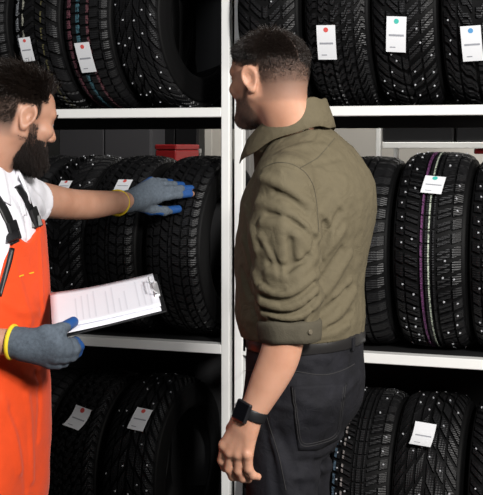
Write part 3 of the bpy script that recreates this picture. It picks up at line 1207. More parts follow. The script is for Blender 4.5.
C_torso = smooth_tab([(1.02, .165, .120, .0, 0), (1.10, .157, .112, .0, 0), (1.20, .163, .122, .015, 0), (1.30, .178, .130, .010, 0), (1.40, .190, .130, -.008, 0),
                      (1.46, .186, .124, -.014, .004), (1.49, .166, .108, -.018, .004), (1.53, .130, .092, -.010, .006), (1.555, .093, .080, .002, .006), (1.588, .064, .060, .012, .004)])
C_hips = smooth_tab([(.84, .118, .090, .050, 0), (.90, .134, .100, .034, 0), (.97, .155, .114, .008, 0), (1.03, .158, .117, .002, 0), (1.08, .156, .113, .0, 0), (1.14, .156, .110, .0, 0)])

sh_L = P(284, 183, 2.44); el_L = P(289, 308, 2.40); wr_L = P(249, 417, 2.40)
kn_L = P(237, 446, 2.405)
sh_R = B(.150, .015, 1.475); el_R = B(.18, .03, 1.20); wr_R = B(.18, .08, .97)
c_head = P(269, 78.5, cY)
HS_C = .93
c_M = rot_frame((-.72, .69), math.radians(4), 0)
c_face = head_sdf(c_head, c_M, HS_C)
neck0 = c_face.L(0, -.030, -.045); neck1 = B(0, .015, 1.53)
c_feet = [B(-.10, -.06, 0), B(.10, .12, 0)]
c_knee = [B(-.092, -.008, .50), B(.098, .115, .50)]
c_hip = [B(-.082, .020, .94), B(.076, .058, .94)]

# hand: palm plane spanned by the forearm's line and the hand's width
h_ax = (P(233, 455, 2.41) - wr_L); h_ax /= np.linalg.norm(h_ax)
h_wd = np.array([.86, -.42, .28]); h_wd -= h_ax * (h_wd @ h_ax); h_wd /= np.linalg.norm(h_wd)   # towards the little finger
h_nr = np.cross(h_ax, h_wd)
if h_nr[1] > 0:
    h_nr = -h_nr                                                                 # back of the hand faces the viewer


def hp(a, wd, n):
    return wr_L + h_ax * a + h_wd * wd + h_nr * n


def c_hand(p):
    d = cone(p, hp(-.01, 0, 0), hp(.02, 0, 0), .024, .025)
    d = smin(d, cone(p, hp(.02, -.013, 0), hp(.080, -.026, .001), .017, .0125), .014)
    d = smin(d, cone(p, hp(.02, -.004, .001), hp(.086, -.007, .003), .017, .0125), .012)
    d = smin(d, cone(p, hp(.02, .006, .001), hp(.080, .012, .002), .017, .012), .012)
    d = smin(d, cone(p, hp(.02, .014, 0), hp(.070, .030, -.001), .016, .011), .012)
    # fingers curl towards the palm (away from the viewer), and swing along to the little finger side
    for (a, wd, ln, sw) in ((.080, -.026, .95, .10), (.086, -.007, 1.0, .16), (.080, .012, .95, .24), (.070, .030, .80, .34)):
        e, _ = finger(p, hp(a, wd, .001), [h_ax * .92 - h_nr * .26 + h_wd * sw, h_ax * .66 - h_nr * .65 + h_wd * (sw + .15), h_ax * .15 - h_nr * .95 + h_wd * (sw + .2)],
                      [.040 * ln, .025 * ln, .020 * ln], [.0105, .0095, .0088, .0075])
        d = smin(d, e, .0045)
    e, _ = finger(p, hp(.024, -.024, -.008), [h_ax * .75 - h_wd * .35 - h_nr * .55, h_ax * .9 - h_nr * .35 + h_wd * .1, h_ax * .9 - h_nr * .3 + h_wd * .3], [.036, .030, .024], [.015, .0125, .011, .0085])
    d = smin(d, e, .012)
    # a knuckle and sinew relief on the back of the hand
    for (a, wd) in ((.080, -.026), (.086, -.007), (.080, .012), (.070, .030)):
        d = smin(d, ell(p, hp(a, wd, .0055), (.0085, .0085, .0085)), .007)
        d = d - .0012 * np.exp(-(np.maximum(cone(p, hp(.03, wd * .5, .016), hp(a, wd, .012), .001, .001), 0) / .005) ** 2)
    return d


def forearm(p, ex=0.0):
    d = limb(p, [el_L, P(282, 350, 2.40), P(276, 366, 2.40), P(268.5, 381, 2.40), P(261, 396, 2.40), P(254, 410, 2.40), wr_L], [.041 + ex, .0425 + ex, .0415 + ex, .038 + ex, .033 + ex, .0285 + ex, .026 + ex])
    return d


def c_body(p):
    q = toB(p)
    d = loft(q, C_torso[C_torso[:, 0] > 1.12] - np.array([.055, .020, .020, 0, 0]))
    d = smin(d, loft(q, C_hips - np.array([0, .012, .012, 0, 0])), .02)
    d = smin(d, chain(p, [sh_L, el_L], [.048, .042]), .03)
    d = smin(d, forearm(p), .015)
    d = smin(d, chain(p, [sh_R, el_R, wr_R, wr_R + cF * .02 - UP * .09], [.046, .040, .027, .024]), .03)
    for k in range(2):
        d = smin(d, chain(p, [c_hip[k], c_knee[k], c_feet[k] + UP * .08], [.076, .052, .036]), .03)
        d = smin(d, cone(p, c_feet[k] + UP * .04, c_feet[k] + UP * .03 + cF * .12, .03, .026), .02)
    d = smin(d, chain(p, [neck1, neck0], [.058, .0555]), .015)
    d = smin(d, cone(p, c_face.L(0, -.06, -.05), B(0, .02, 1.48), .035, .036), .02)
    d = smin(d, bounded(c_hand, p, hp(.06, 0, 0), .15), .01)
    d = smin(d, bounded(c_face, p, c_head, .19), .018)
    return d


V, F = sdf_mesh(c_body, (-.26, 2.15, -.02), (.46, 3.05, 1.87), .0042)
customer = mk('person', V, F, M_skin, None, True, loc=cC)
customer['world_base'] = tuple(cC)
tag(customer, 'man in olive shirt and black jeans seen from behind, facing the tyre racks', 'person', None)
headc = (c_head, c_M, HS_C)
eyes(headc, customer)


# --- shirt
def wob(p, f, amp, seed=0):
    return amp * (noise(p * f + seed) - .5)


# shape of the loose sleeve, and the folds drawn where they lie on the arm and back
sl_pts = [P(286, 183, 2.45), P(285, 235, 2.43), P(287, 290, 2.41), P(289, 330, 2.415)]
sl_r = [.063, .072, .067, .0615]


def shirt0(p):
    q = toB(p)
    body = loft(q, C_torso)
    # a shirt blouses over the belt
    blouse = np.exp(-((q[:, 2] - 1.165) / .05) ** 2) * .007
    body = body - blouse
    sh = cone(p, sh_R, B(.150, .0, 1.40), .062, .070)
    body = smin(body, sh, .05)
    body = smin(body, cone(p, B(-.055, -.005, 1.497), sh_L + UP * .002, .052, .058), .04)
    body = smin(body, cone(p, B(.05, -.025, 1.51), sh_R - UP * .01, .052, .056), .05)
    rarm = chain(p, [sh_R, el_R, el_R + (wr_R - el_R) * .4], [.06, .062, .055], .03)
    body = smin(body, rarm, .03)
    arm = chain(p, sl_pts, sl_r, .03)
    return body, arm


def shirt_base(p):
    a, b = shirt0(p)
    return smin(a, b, .016)


def lines(fn, L):
    """fold lines: pixels where they show -> points on the cloth"""
    out = []
    for (pts, amp, wd) in L:
        out.append((surf(fn, densify(pts, 7)), amp, wd))
    return out


C_FOLDS = lines(shirt_base, [
    # across the sleeve head and down the upper arm
    ([(262, 178), (280, 184), (300, 196), (312, 206)], .0075, .010),
    ([(258, 203), (275, 206), (298, 218), (314, 232)], .0065, .010),
    ([(275, 192), (292, 199), (306, 212)], -.0055, .007),
    ([(262, 222), (285, 226), (303, 240), (313, 256)], .006, .010),
    ([(268, 214), (286, 216), (302, 228)], -.005, .006),
    ([(283, 205), (281, 240), (284, 268)], .0035, .012),
    ([(297, 236), (300, 258), (298, 280)], .005, .012),
    ([(290, 240), (291, 258), (288, 274)], -.004, .008),
    # crushed folds at the elbow
    ([(262, 288), (280, 296), (300, 288), (314, 276)], .0085, .008),
    ([(261, 303), (282, 311), (302, 304), (316, 290)], .0085, .008),
    ([(262, 296), (282, 304), (302, 296), (314, 283)], -.006, .006),
    ([(263, 314), (284, 320), (304, 317), (316, 305)], .007, .007),
    ([(262, 308), (284, 315), (304, 311), (315, 298)], -.006, .006),
    ([(268, 272), (288, 280), (306, 270), (316, 258)], .006, .009),
    ([(270, 263), (286, 268), (302, 262)], -.0045, .008),
    # drag lines of the back from the armpit, and at the waist
    ([(319, 300), (330, 286), (342, 268), (350, 254)], .0055, .010),
    ([(319, 284), (330, 268), (342, 250)], -.006, .008),
    ([(319, 262), (330, 248), (342, 232)], .0055, .010),
    ([(320, 246), (328, 234), (340, 212)], -.0065, .007),
    ([(320, 326), (334, 318), (346, 306), (354, 292)], .006, .010),
    ([(320, 315), (334, 304), (346, 290)], -.006, .008),
    ([(319, 336), (336, 333), (348, 325)], .0045, .008),
    ([(328, 328), (342, 322), (352, 312)], -.0045, .006),
    ([(322, 212), (332, 226), (330, 244)], .005, .009),
    ([(326, 222), (323, 245), (320, 268)], -.005, .008),
    ([(334, 296), (343, 290), (350, 280)], .004, .007),
    # front side in shade
    ([(244, 240), (250, 262), (256, 282)], .004, .010),
    ([(242, 270), (248, 290), (256, 305)], -.0045, .009),
    ([(246, 205), (251, 228), (256, 250)], .0035, .010),
    # finer breaks on the upper arm
    ([(260, 236), (270, 250), (276, 270)], .004, .008),
    ([(268, 244), (275, 258), (280, 276)], -.004, .006),
    ([(300, 216), (310, 224), (315, 240)], -.0045, .006),
    ([(288, 268), (302, 262), (313, 246)], -.004, .006),
    ([(262, 282), (272, 290), (284, 291)], -.005, .005),
    ([(306, 300), (312, 308), (310, 318)], -.004, .005),
    ([(270, 318), (286, 323), (304, 323)], -.005, .005),
    # shoulder yoke and collar pull
    ([(285, 150), (305, 145), (325, 146)], .0025, .010),
    ([(292, 162), (316, 164), (340, 158)], -.0025, .008),
])
C_SEAMS = lines(shirt_base, [
    ([(262, 167), (276, 161), (292, 163), (306, 172), (314, 186), (317, 206), (319, 232)], -.0042, .0032),
    ([(300, 168), (318, 158), (335, 138)], -.0028, .0026),
])


def fold_d(p, L):
    acc = np.zeros(len(p))
    for (pts, amp, wd) in L:
        c = pts.mean(0)
        rad = np.sqrt(((pts - c) ** 2).sum(1)).max() + 2.5 * wd
        m = ((p - c) ** 2).sum(1) < rad * rad
        if not m.any():
            continue
        pm = p[m]
        d = None
        for i in range(len(pts) - 1):
            ab = pts[i + 1] - pts[i]
            t = np.clip(((pm - pts[i]) @ ab) / (ab @ ab + 1e-12), 0, 1)
            e = ((pm - pts[i] - t[:, None] * ab) ** 2).sum(1)
            d = e if d is None else np.minimum(d, e)
        acc[m] += amp * np.exp(-d / (wd * wd))
    return acc


def detail(d, p, f):
    m = np.abs(d) < .035
    r = np.zeros(len(d))
    if m.any():
        r[m] = f(p[m])
    return r


cuff_ax = (wr_L - el_L); cuff_ax /= np.linalg.norm(cuff_ax)
cuff_c = P(289, 338, 2.412)
cuff_n = np.array([.05, 0, -1.0]); cuff_n /= np.linalg.norm(cuff_n)


def shirt(p):
    a, b = shirt0(p)
    d = smin(a, b, .010)
    q = toB(p)
    d = d - detail(d, p, lambda e: 1.55 * fold_d(e, C_FOLDS) + fold_d(e, C_SEAMS))
    d = d - detail(d, p, lambda e: .0035 * (noise(e * np.array([38, 38, 16])) - .5) + .0022 * (noise(e * 75 + 9) - .5))
    d = np.maximum(d, (p - (cuff_c - cuff_n * .006)) @ cuff_n * np.where(b < a, 1, 0) - np.where(b < a, 0, 1))
    d = np.maximum(d, 1.127 - q[:, 2])
    # open sleeve end and neck
    d = np.maximum(d, -cone(p, el_L + (cuff_c - el_L) * .2, wr_L, .049, .049))
    d = np.maximum(d, -cone(p, B(0, .026, 1.57), c_face.L(0, -.03, -.04) + UP * .03, .050, .058))
    return d


V, F = sdf_mesh(shirt, (-.16, 2.25, 1.08), (.40, 2.95, 1.66), .0036)
shirt_o = mk('shirt', V, F, M_olive, customer, True)
shirt_o['label'] = 'olive long sleeved shirt with rolled sleeves'


def ring_band(fn_pts, prof, name, m, parent, closed=True):
    """sweep a closed profile (out, up) round a loop of (centre point, outward, up) frames"""
    V, F = [], []
    n = len(prof)
    for (c, out, up) in fn_pts:
        for (a, b) in prof:
            V.append(c + out * a + up * b)
    m_ = len(fn_pts)
    for i in range(m_ if closed else m_ - 1):
        for k in range(n):
            a = i * n + k; b = i * n + (k + 1) % n
            c = ((i + 1) % m_) * n + (k + 1) % n; d = ((i + 1) % m_) * n + k
            F.append((a, b, c, d))
    if not closed:
        F.append(tuple(range(n))[::-1]); F.append(tuple((m_ - 1) * n + k for k in range(n)))
    return mk(name, V, F, m, parent, True)


for L in ([(263, 168), (276, 161.5), (292, 163.5), (306, 172), (314, 186), (317, 206), (319, 232)], [(300, 168), (318, 158), (335, 138)]):
    X = surf(shirt, densify(L, 40))
    N = grad(shirt, X, .004)[1]
    MB().tube(list(X + N * .0002), .0009, 5).build('seam', M_olive_in, shirt_o)


# rolled cuff: a turned-up band round the sleeve's end
cx = np.cross(cuff_n, (0, 1, 0)); cx /= np.linalg.norm(cx); cy = np.cross(cuff_n, cx)
fr = []
rsn = np.random.RandomState(4)
for k in range(48):
    a = 2 * math.pi * k / 48
    out = cx * math.cos(a) + cy * math.sin(a)
    rr = .0595 + .0022 * math.sin(3 * a + 1) + .0016 * math.sin(7 * a)
    fr.append((cuff_c + out * rr + cuff_n * (.0025 * math.sin(2 * a + .6)), out, -cuff_n))
cuff = ring_band(fr, [(-.006, -.001), (.0, -.005), (.004, -.003), (.0062, .006), (.0072, .022), (.0085, .033), (.006, .040), (.000, .043), (-.008, .040), (-.009, .02)], 'rolled_cuff', M_olive_in, shirt_o)
cuff['label'] = 'rolled up cuff with a button'
bt = surf(lambda p: cone(p, cuff_c - cuff_n * -.01, cuff_c - cuff_n * .05, .067, .067), [(310, 332)])[0]
nn = bt - cuff_c; nn -= cuff_n * (nn @ cuff_n); nn /= np.linalg.norm(nn)
MB().tube([bt - nn * .002, bt + nn * .0015, bt + nn * .003], [.0058, .0058, .0045], 14).build('button', mat('horn_button', (.10, .085, .06), .3), shirt_o)

# collar: stand and turned down fall
nk = np.array(B(0.004, .042, 1.568))
tilt_up = UP * .94 - cF * .34 + 0 * cR
tilt_up = np.array([-cF[0] * -.0, 0, 0]) + UP * 1.0
fr = []
CN = 40
a0 = math.radians(28)
for k in range(CN):
    a = a0 + (2 * math.pi - 2 * a0) * k / (CN - 1)          # from one front edge round the back to the other
    fdir = math.cos(a)                                     # 1 front, -1 back
    out = cF * math.cos(a) + cR * math.sin(a)
    rise = .062 * (.5 - .5 * fdir) - .036 * (.5 + .5 * fdir) + .012 * abs(math.sin(a))
    c = nk + out * (.069 + .005 * abs(math.sin(a))) + UP * rise + cF * (.012 * fdir + .004)
    fr.append((c, out, UP))
collar_prof = [(-.004, -.055), (-.0045, .0), (-.003, .022), (.000, .028), (.004, .026), (.009, .012), (.020, -.018), (.0245, -.037), (.0225, -.0388), (.012, -.014), (.004, .006), (.001, -.055)]
V, F = [], []
n = len(collar_prof)
for i, (c, out, up) in enumerate(fr):
    e = abs(i / (CN - 1) * 2 - 1)
    front = max(0, (e - .72) / .28)
    for j, (a, b) in enumerate(collar_prof):
        bb, aa = b, a
        if j in (5, 6, 7, 8, 9):
            bb = b + .006 * front ** 2 * (1 if j in (6, 7, 8) else .5)
            aa = a + .012 * front
        V.append(c + out * aa + up * bb + UP * .002 * math.sin(i * .9))
for i in range(CN - 1):
    for k in range(n):
        F.append((i * n + k, i * n + (k + 1) % n, (i + 1) * n + (k + 1) % n, (i + 1) * n + k))
F.append(tuple(range(n))[::-1]); F.append(tuple((CN - 1) * n + k for k in range(n)))
collar = mk('collar', V, F, M_olive, shirt_o, True)


# --- jeans and belt
def jeans0(p):
    q = toB(p)
    d = loft(q, C_hips)
    for k in range(2):
        d = smin(d, chain(p, [c_hip[k], c_hip[k] * .45 + c_knee[k] * .55, c_knee[k], c_feet[k] + UP * .07], [.082, .077, .066, .056], .03), .03)
    # seat
    d = smin(d, ell(q, (-.068, -.030, 1.0), (.074, .072, .085)), .035)
    d = smin(d, ell(q, (.062, -.020, 1.0), (.074, .068, .085)), .035)
    return d


J_FOLDS = lines(jeans0, [
    ([(262, 368), (285, 362), (310, 366)], .003, .008),
    ([(318, 455), (332, 447), (345, 430)], .005, .009),
    ([(300, 462), (318, 462), (336, 452)], -.005, .007),
    ([(296, 478), (316, 476), (336, 462)], .0045, .009),
    ([(270, 440), (284, 470), (288, 494)], .004, .010),
    ([(278, 430), (293, 460), (300, 494)], -.0035, .008),
    ([(330, 400), (346, 392), (358, 376)], .0035, .009),
    ([(262, 395), (276, 405), (290, 408)], .0035, .008),
    ([(256, 362), (275, 358), (300, 358), (330, 360)], .0025, .008),
    ([(300, 400), (318, 408), (334, 404)], .003, .010),
    ([(304, 424), (320, 428), (334, 418)], -.003, .009),
    ([(262, 420), (272, 452), (276, 494)], -.004, .008),
    ([(306, 470), (318, 482), (320, 494)], .004, .009),
])
J_SEAMS = lines(jeans0, [
    ([(243, 372), (290, 371), (322, 377), (352, 366)], -.002, .0025),
    ([(256, 378), (268, 420), (280, 460), (286, 494)], -.002, .0025),
])


def jeans(p):
    q = toB(p)
    d = jeans0(p)
    d = d - detail(d, p, lambda e: 1.7 * fold_d(e, J_FOLDS) + fold_d(e, J_SEAMS) + .004 * (noise(e * np.array([30, 30, 22]) + 3) - .5) + .006 * (noise(e * np.array([14, 14, 30]) + 5) - .5) * np.clip((.75 - e[:, 2]) / .2, 0, 1))
    d = np.maximum(d, q[:, 2] - 1.135)
    return np.maximum(d, .055 - q[:, 2])


V, F = sdf_mesh(jeans, (-.2, 2.2, .03), (.42, 3.0, 1.16), .005)
jeans_o = mk('jeans', V, F, M_denim, customer, True)
jeans_o['label'] = 'black denim jeans'
for k in range(2):
    shoe(c_feet[k] - cF * .02, cF, customer)
# belt in its loops
lp = []
for k in range(60):
    a = 2 * math.pi * k / 60
    out = cR * math.cos(a) + cF * math.sin(a)
    c0 = B(0, 0, 1.119)
    hit, t = march(jeans, c0 + out * .4, -out, .4)
    lp.append((hit[0], out, UP))
belt = ring_band(lp, [(-.002, -.015), (.003, -.015), (.0045, -.012), (.0045, .012), (.003, .015), (-.002, .015)], 'belt', M_belt, customer)
for px in (351, 300, 247):
    a, b = surf(jeans, [(px, 338.5), (px, 350)])
    g = grad(jeans, np.array([a, b]), .004)[1]
    sd = np.cross(g[0], UP); sd /= np.linalg.norm(sd)
    c = (a + b) / 2 + g[0] * .006
    MB().box(c, sd * .0065, g[0] * .0025, (a - b) / 2 * 1.15, .001).build('belt_loop', M_denim, jeans_o)
# back pocket with stitched edge
PK = [(291, 386), (346, 383), (338, 439), (298, 450)]


def pk_shape(u, v):
    return u, v + (v > .75) * (v - .75) * .35 * (1 - np.abs(2 * u - 1))


pocket = patch(jeans, PK, 16, 18, .0005, .0028, 'back_pocket', M_denim, jeans_o, shape=pk_shape)
for ins in (.035, .09):
    ed = []
    c = np.array(PK, float); ctr = c.mean(0)
    c = ctr + (c - ctr) * (1 - ins * 1.4)
    for i in (0, 3, 2, 1):
        ed.append(c[i])
    pts = densify([ed[0], ed[1], ed[2], ed[3]], 40)
    X = surf(jeans, pts)
    N = grad(jeans, X, .004)[1]
    MB().tube(list(X + N * .0036), .0007, 5).build('stitching', M_stitch, pocket)
for L in ([(256, 378), (262, 400), (268, 420), (274, 440), (280, 460), (286, 490)], [(243, 371), (265, 369), (290, 370), (322, 376), (340, 372), (354, 364)]):
    X = surf(jeans, densify(L, 30))
    N = grad(jeans, X, .004)[1]
    MB().tube(list(X + N * .0012), .0008, 5).build('seam', M_stitch, jeans_o)

# --- smart watch
w_c = el_L + (wr_L - el_L) * .955
w_ax = (wr_L - el_L) / np.linalg.norm(wr_L - el_L)
fr = []
wx = np.cross(w_ax, (0, 1, 0)); wx /= np.linalg.norm(wx); wy = np.cross(w_ax, wx)
for k in range(36):
    a = 2 * math.pi * k / 36
    out = wx * math.cos(a) + wy * math.sin(a)
    hit, t = march(forearm, w_c + out * .1, -out, .1)
    fr.append((hit[0], out, w_ax))
watch = ring_band(fr, [(-.001, -.0115), (.002, -.0115), (.003, -.009), (.003, .009), (.002, .0115), (-.001, .0115)], 'wristwatch', M_black, customer)
watch['label'] = 'black square smart watch'
hit = surf(forearm, [(244, 415)])[0]
wn = grad(forearm, hit[None], .006)[1][0]
wn = wn + np.array([-.35, -.2, .1]); wn -= w_ax * (wn @ w_ax); wn /= np.linalg.norm(wn)
sd = np.cross(w_ax, wn)
cw = march(forearm, (w_c + wn * .1)[None], -wn[None], .1)[0][0] + wn * .004
MB().box(cw, sd * .019, w_ax * .021, wn * .0052, .004).build('watch_case', mat('dark_aluminium', (.05, .05, .055), .3, .8), watch)
MB().box(cw + wn * .0053, sd * .0165, w_ax * .0185, wn * .0012, .001).build('watch_screen', mat('watch_glass', (.004, .004, .005), .08), watch)
MB().tube([cw + sd * .0185 + w_ax * -.006, cw + sd * .0215 + w_ax * -.006], .0032, 10).build('watch_crown', M_steel, watch)


# --- customer's hair and beard
def cap_t(q):
    """0 at the shaved sides .. 1 on top, in the head's frame"""
    x, y, z = q[..., 0], q[..., 1], q[..., 2]
    return (z - .036 - .10 * np.maximum(0, -y - .03)*0 + .012 * np.sin(30 * x)) / .03


def hairline(x, y, z):
    """True where the customer's scalp carries hair"""
    if z < -.062 or y > .085:
        return False
    if abs(x) > .055 and -.034 < y < .016 and -.05 < z < .028:
        return False
    if y > .070 - .5 * max(0, abs(x) - .03) and z > .03:
        return False
    if y > .012 and z < .030 + .3 * (y - .012):
        return False
    return True


def c_hair(q, nl, rs):
    x, y, z = q
    if not hairline(x, y, z):
        return None
    t = (z - .048 - .33 * min(0, y)) / .03 + .2 * math.sin(40 * x) + .25 * math.sin(23 * y + 1)
    if t > rs.uniform(-.35, .7):
        u = min(1, max(0, t))
        ln = (.004 + .020 * u * rs.uniform(.7, 1.15)) * (1 if y > -.03 else .6)
        d = nl * (.16 + .12 * rs.rand() + .14 * u * (y > -.03)) + np.array((rs.normal() * .25 + .5 * np.sign(x + .01), rs.normal() * .25 + .5 * (y > 0) - .4 * (y < -.03), .05 + rs.normal() * .15 - .5 * (1 - u)))
        return ln, d, .0007, -nl * .55 + np.array((0, 0, -.25))
    f = min(1, max(0, (z + .06) / .10))
    if rs.rand() > .2 + .8 * f:
        return None
    return .002 + .0075 * f * f, nl * .3 + np.array((0, -.35, -.6)) + rs.normal(size=3) * .12, .00024, np.zeros(3)


c_hair.tries = 60000
c_hair.centre = (0, -.012, .02)
hair = strands(c_face, headc, c_hair, 'hair', M_hair, customer, 11)
hair['label'] = 'short black hair with shaved sides'


def beard_zone(x, y, z):
    if y < .008 or z < -.125 or z > -.02:
        return False
    if z > -.045 and not (y < .03 and abs(x) > .045):
        return False
    if z > -.052 and abs(x) < .045 and y > .05 and not (z < -.041 and abs(x) < .028):
        return False
    return True


def c_beardf(q, nl, rs):
    if not beard_zone(*q):
        return None
    return .0022 + .0022 * rs.rand(), nl * .4 + np.array((0, .15, -.8)) + rs.normal(size=3) * .2, .0003, np.array((0, 0, -.2))


c_beardf.tries = 16000
c_beardf.centre = (0, .03, -.05)
strands(c_face, headc, c_beardf, 'beard', M_beard, customer, 12)


def stubble(body, head, hl, bz, fade):
    """per vertex amount of close-cropped hair on the scalp and jaw"""
    o, M, sc = head
    n = len(body.data.vertices)
    co = np.zeros(n * 3); body.data.vertices.foreach_get('co', co)
    q = ((co.reshape(-1, 3) + np.array(body['world_base']) - o) @ M) / sc
    v = np.zeros(n, np.float32)
    idx = np.nonzero((np.abs(q) < .16).all(1))[0]
    for i in idx:
        x, y, z = q[i]
        if hl(x, y, z):
            v[i] = fade(z)
        elif bz(x, y, z):
            v[i] = .75
    # soften
    e = np.zeros(len(body.data.edges) * 2, int); body.data.edges.foreach_get('vertices', e); e = e.reshape(-1, 2)
    for _ in range(3):
        acc = np.bincount(e[:, 0], v[e[:, 1]], n) + np.bincount(e[:, 1], v[e[:, 0]], n)
        c = np.bincount(e.ravel(), minlength=n)
        v = (.4 * v + .6 * acc / np.maximum(c, 1)).astype(np.float32)
    at = body.data.attributes.new('stubble', 'FLOAT', 'POINT')
    at.data.foreach_set('value', v)


stubble(customer, headc, hairline, beard_zone, lambda z: float(np.clip((z + .068) / .10, 0, 1) ** .45 * .96))
# ------------------------------------------------------------------ the worker
wF = np.array([.93, -.37, 0]); wF /= np.linalg.norm(wF)
wR = np.array([wF[1], -wF[0], 0])
wY = 2.85
wC = P(-20, 145, wY); wC[2] = 0


def WB(r, f, z):
    return wC + wR * r + wF * f + UP * z


def toWB(p):
    q = p - wC
    return np.stack([q @ wR, q @ wF, q[:, 2]], 1)


W_torso = smooth_tab([(.60, .105, .085, .0, 0), (.70, .145, .115, .0, 0), (.80, .170, .135, .0, 0), (.92, .172, .136, .0, 0), (1.05, .165, .132, .012, 0), (1.15, .167, .134, .014, 0), (1.25, .174, .132, .008, 0), (1.33, .180, .128, .002, 0),
                      (1.40, .180, .120, .0, 0), (1.45, .155, .100, -.002, 0), (1.49, .115, .078, .0, 0), (1.53, .075, .065, .006, 0)])
HS_W = 1.02
w_head = P(15, 116.5, wY)
w_M = rot_frame((.76, .65), math.radians(14), math.radians(0))
w_face = head_sdf(w_head, w_M, HS_W)
ws_L = P(17, 196, 3.0); we_L = P(80, 206, 3.34); ww_L = P(129, 201, 3.665)
ws_R = WB(.195, .0, 1.40); we_R = WB(.205, .0, 1.115); ww_R = P(11, 342, 2.645)
we_R = np.array([ww_R[0] - .235, ww_R[1] - .01, ww_R[2] + .005])
w_hip = [WB(-.09, 0, .92), WB(.09, 0, .92)]
w_knee = [WB(-.10, .03, .5), WB(.10, .01, .5)]
w_feet = [WB(-.11, .04, 0), WB(.11, -.02, 0)]

# gloved left hand on the tyre
tA, tX, tR = np.array(t_hand['axle']), np.array(t_hand['axis']), .3175


def on_tyre(px, py, e):
    d = ray(px, py)
    oc = CAM - tA
    dp = d - tX * (d @ tX); op = oc - tX * (oc @ tX)
    a, b, c = dp @ dp, 2 * dp @ op, op @ op - (tR + e) ** 2
    t = (-b - math.sqrt(max(0, b * b - 4 * a * c))) / (2 * a)
    return CAM + d * t


TIP_I, TIP_M, TIP_R, TIP_P = on_tyre(190, 194, .013), on_tyre(191, 188.5, .013), on_tyre(182, 185, .013), on_tyre(171, 182, .013)
TIP_T = on_tyre(178, 209, .013)
kI, kM, kR, kP = P(157, 197.5, 3.735), P(159, 191, 3.745), P(156.5, 185.5, 3.755), P(151, 182, 3.76)


def arc(a, b, out, n=3):
    """joints of a finger arching away from the tyre between its knuckle and tip"""
    return [a + (b - a) * t + out * math.sin(math.pi * min(1, t * .9 + .05)) for t in np.linspace(0, 1, n + 1)]


VW = np.array([.0, -1.0, .12])
L_FING = [(arc(kI, TIP_I, VW * .018), .0125), (arc(kM, TIP_M, VW * .020), .0125), (arc(kR, TIP_R, VW * .018), .012), (arc(kP, TIP_P, VW * .014), .011)]
L_TH = [P(139, 205, 3.70), P(150, 209, 3.735), P(164, 211, 3.77), TIP_T]


def l_hand(p, ex=0.0):
    d = cone(p, ww_L, P(140, 200, 3.69), .031 + ex, .032 + ex)
    for k, rr in ((kI, .021), (kM, .020), (kR, .019), (kP, .017)):
        d = smin(d, cone(p, ww_L + (k - ww_L) * .3, k, .025 + ex, rr + ex), .014)
    for pts, r in L_FING:
        d = smin(d, chain(p, pts, [r + .0035 + ex, r + .002 + ex, r + ex, r - .001 + ex], .005), .006)
    d = smin(d, chain(p, L_TH, [.021 + ex, .018 + ex, .0145 + ex, .013 + ex], .01), .012)
    return d


# gloved right hand under the clipboard
CB = [P(53, 340, 2.66), P(167, 311.5, 2.69), P(168.5, 275.5, 2.88), P(56, 300, 2.85)]      # board: near left, near right, far right, far left
cb_u = CB[1] - CB[0]; cb_u /= np.linalg.norm(cb_u)
cb_v = CB[2] - CB[1]; cb_v -= cb_u * (cb_v @ cb_u); cb_v /= np.linalg.norm(cb_v)
cb_n = np.cross(cb_u, cb_v)
if cb_n[2] < 0:
    cb_n = -cb_n
kn = [P(56, 341, 2.62), P(57, 348, 2.625), P(55, 355, 2.635), P(50, 361, 2.65)]
R_FING = []
for i, (k, tp) in enumerate(zip(kn, [P(75, 341, 2.69), P(79, 346, 2.69), P(77, 352, 2.695), P(68, 358, 2.70)])):
    R_FING.append((arc(k, tp, np.array([.006, -.010, -.006])), (.0125, .0125, .012, .011)[i]))
R_TH = [P(32, 338, 2.625), P(46, 333, 2.62), P(60, 330, 2.63), P(74, 325, 2.675) + cb_n * .008]


def r_hand(p, ex=0.0):
    d = cone(p, ww_R, P(28, 344, 2.64), .031 + ex, .033 + ex)
    for k, rr in zip(kn, (.019, .021, .020, .018)):
        d = smin(d, cone(p, ww_R + (k - ww_R) * .35, k, .026 + ex, rr + ex), .016)
    for pts, r in R_FING:
        d = smin(d, chain(p, pts, [r + .004 + ex, r + .0025 + ex, r + .001 + ex, r + ex], .006), .008)
    d = smin(d, chain(p, R_TH, [.020 + ex, .0175 + ex, .0145 + ex, .0125 + ex], .01), .012)
    return d


def w_arms(p, ex=0.0):
    d = limb(p, [ws_L, ws_L * .5 + we_L * .5, ws_L * .15 + we_L * .85, we_L * .8 + ww_L * .2, we_L * .45 + ww_L * .55, ww_L], [.052 + ex, .047 + ex, .0435 + ex, .0435 + ex, .038 + ex, .031 + ex])
    d2 = chain(p, [ws_R, we_R, we_R * .72 + ww_R * .28, ww_R], [.050 + ex, .042 + ex, .042 + ex, .029 + ex], .03)
    return np.minimum(d, d2)


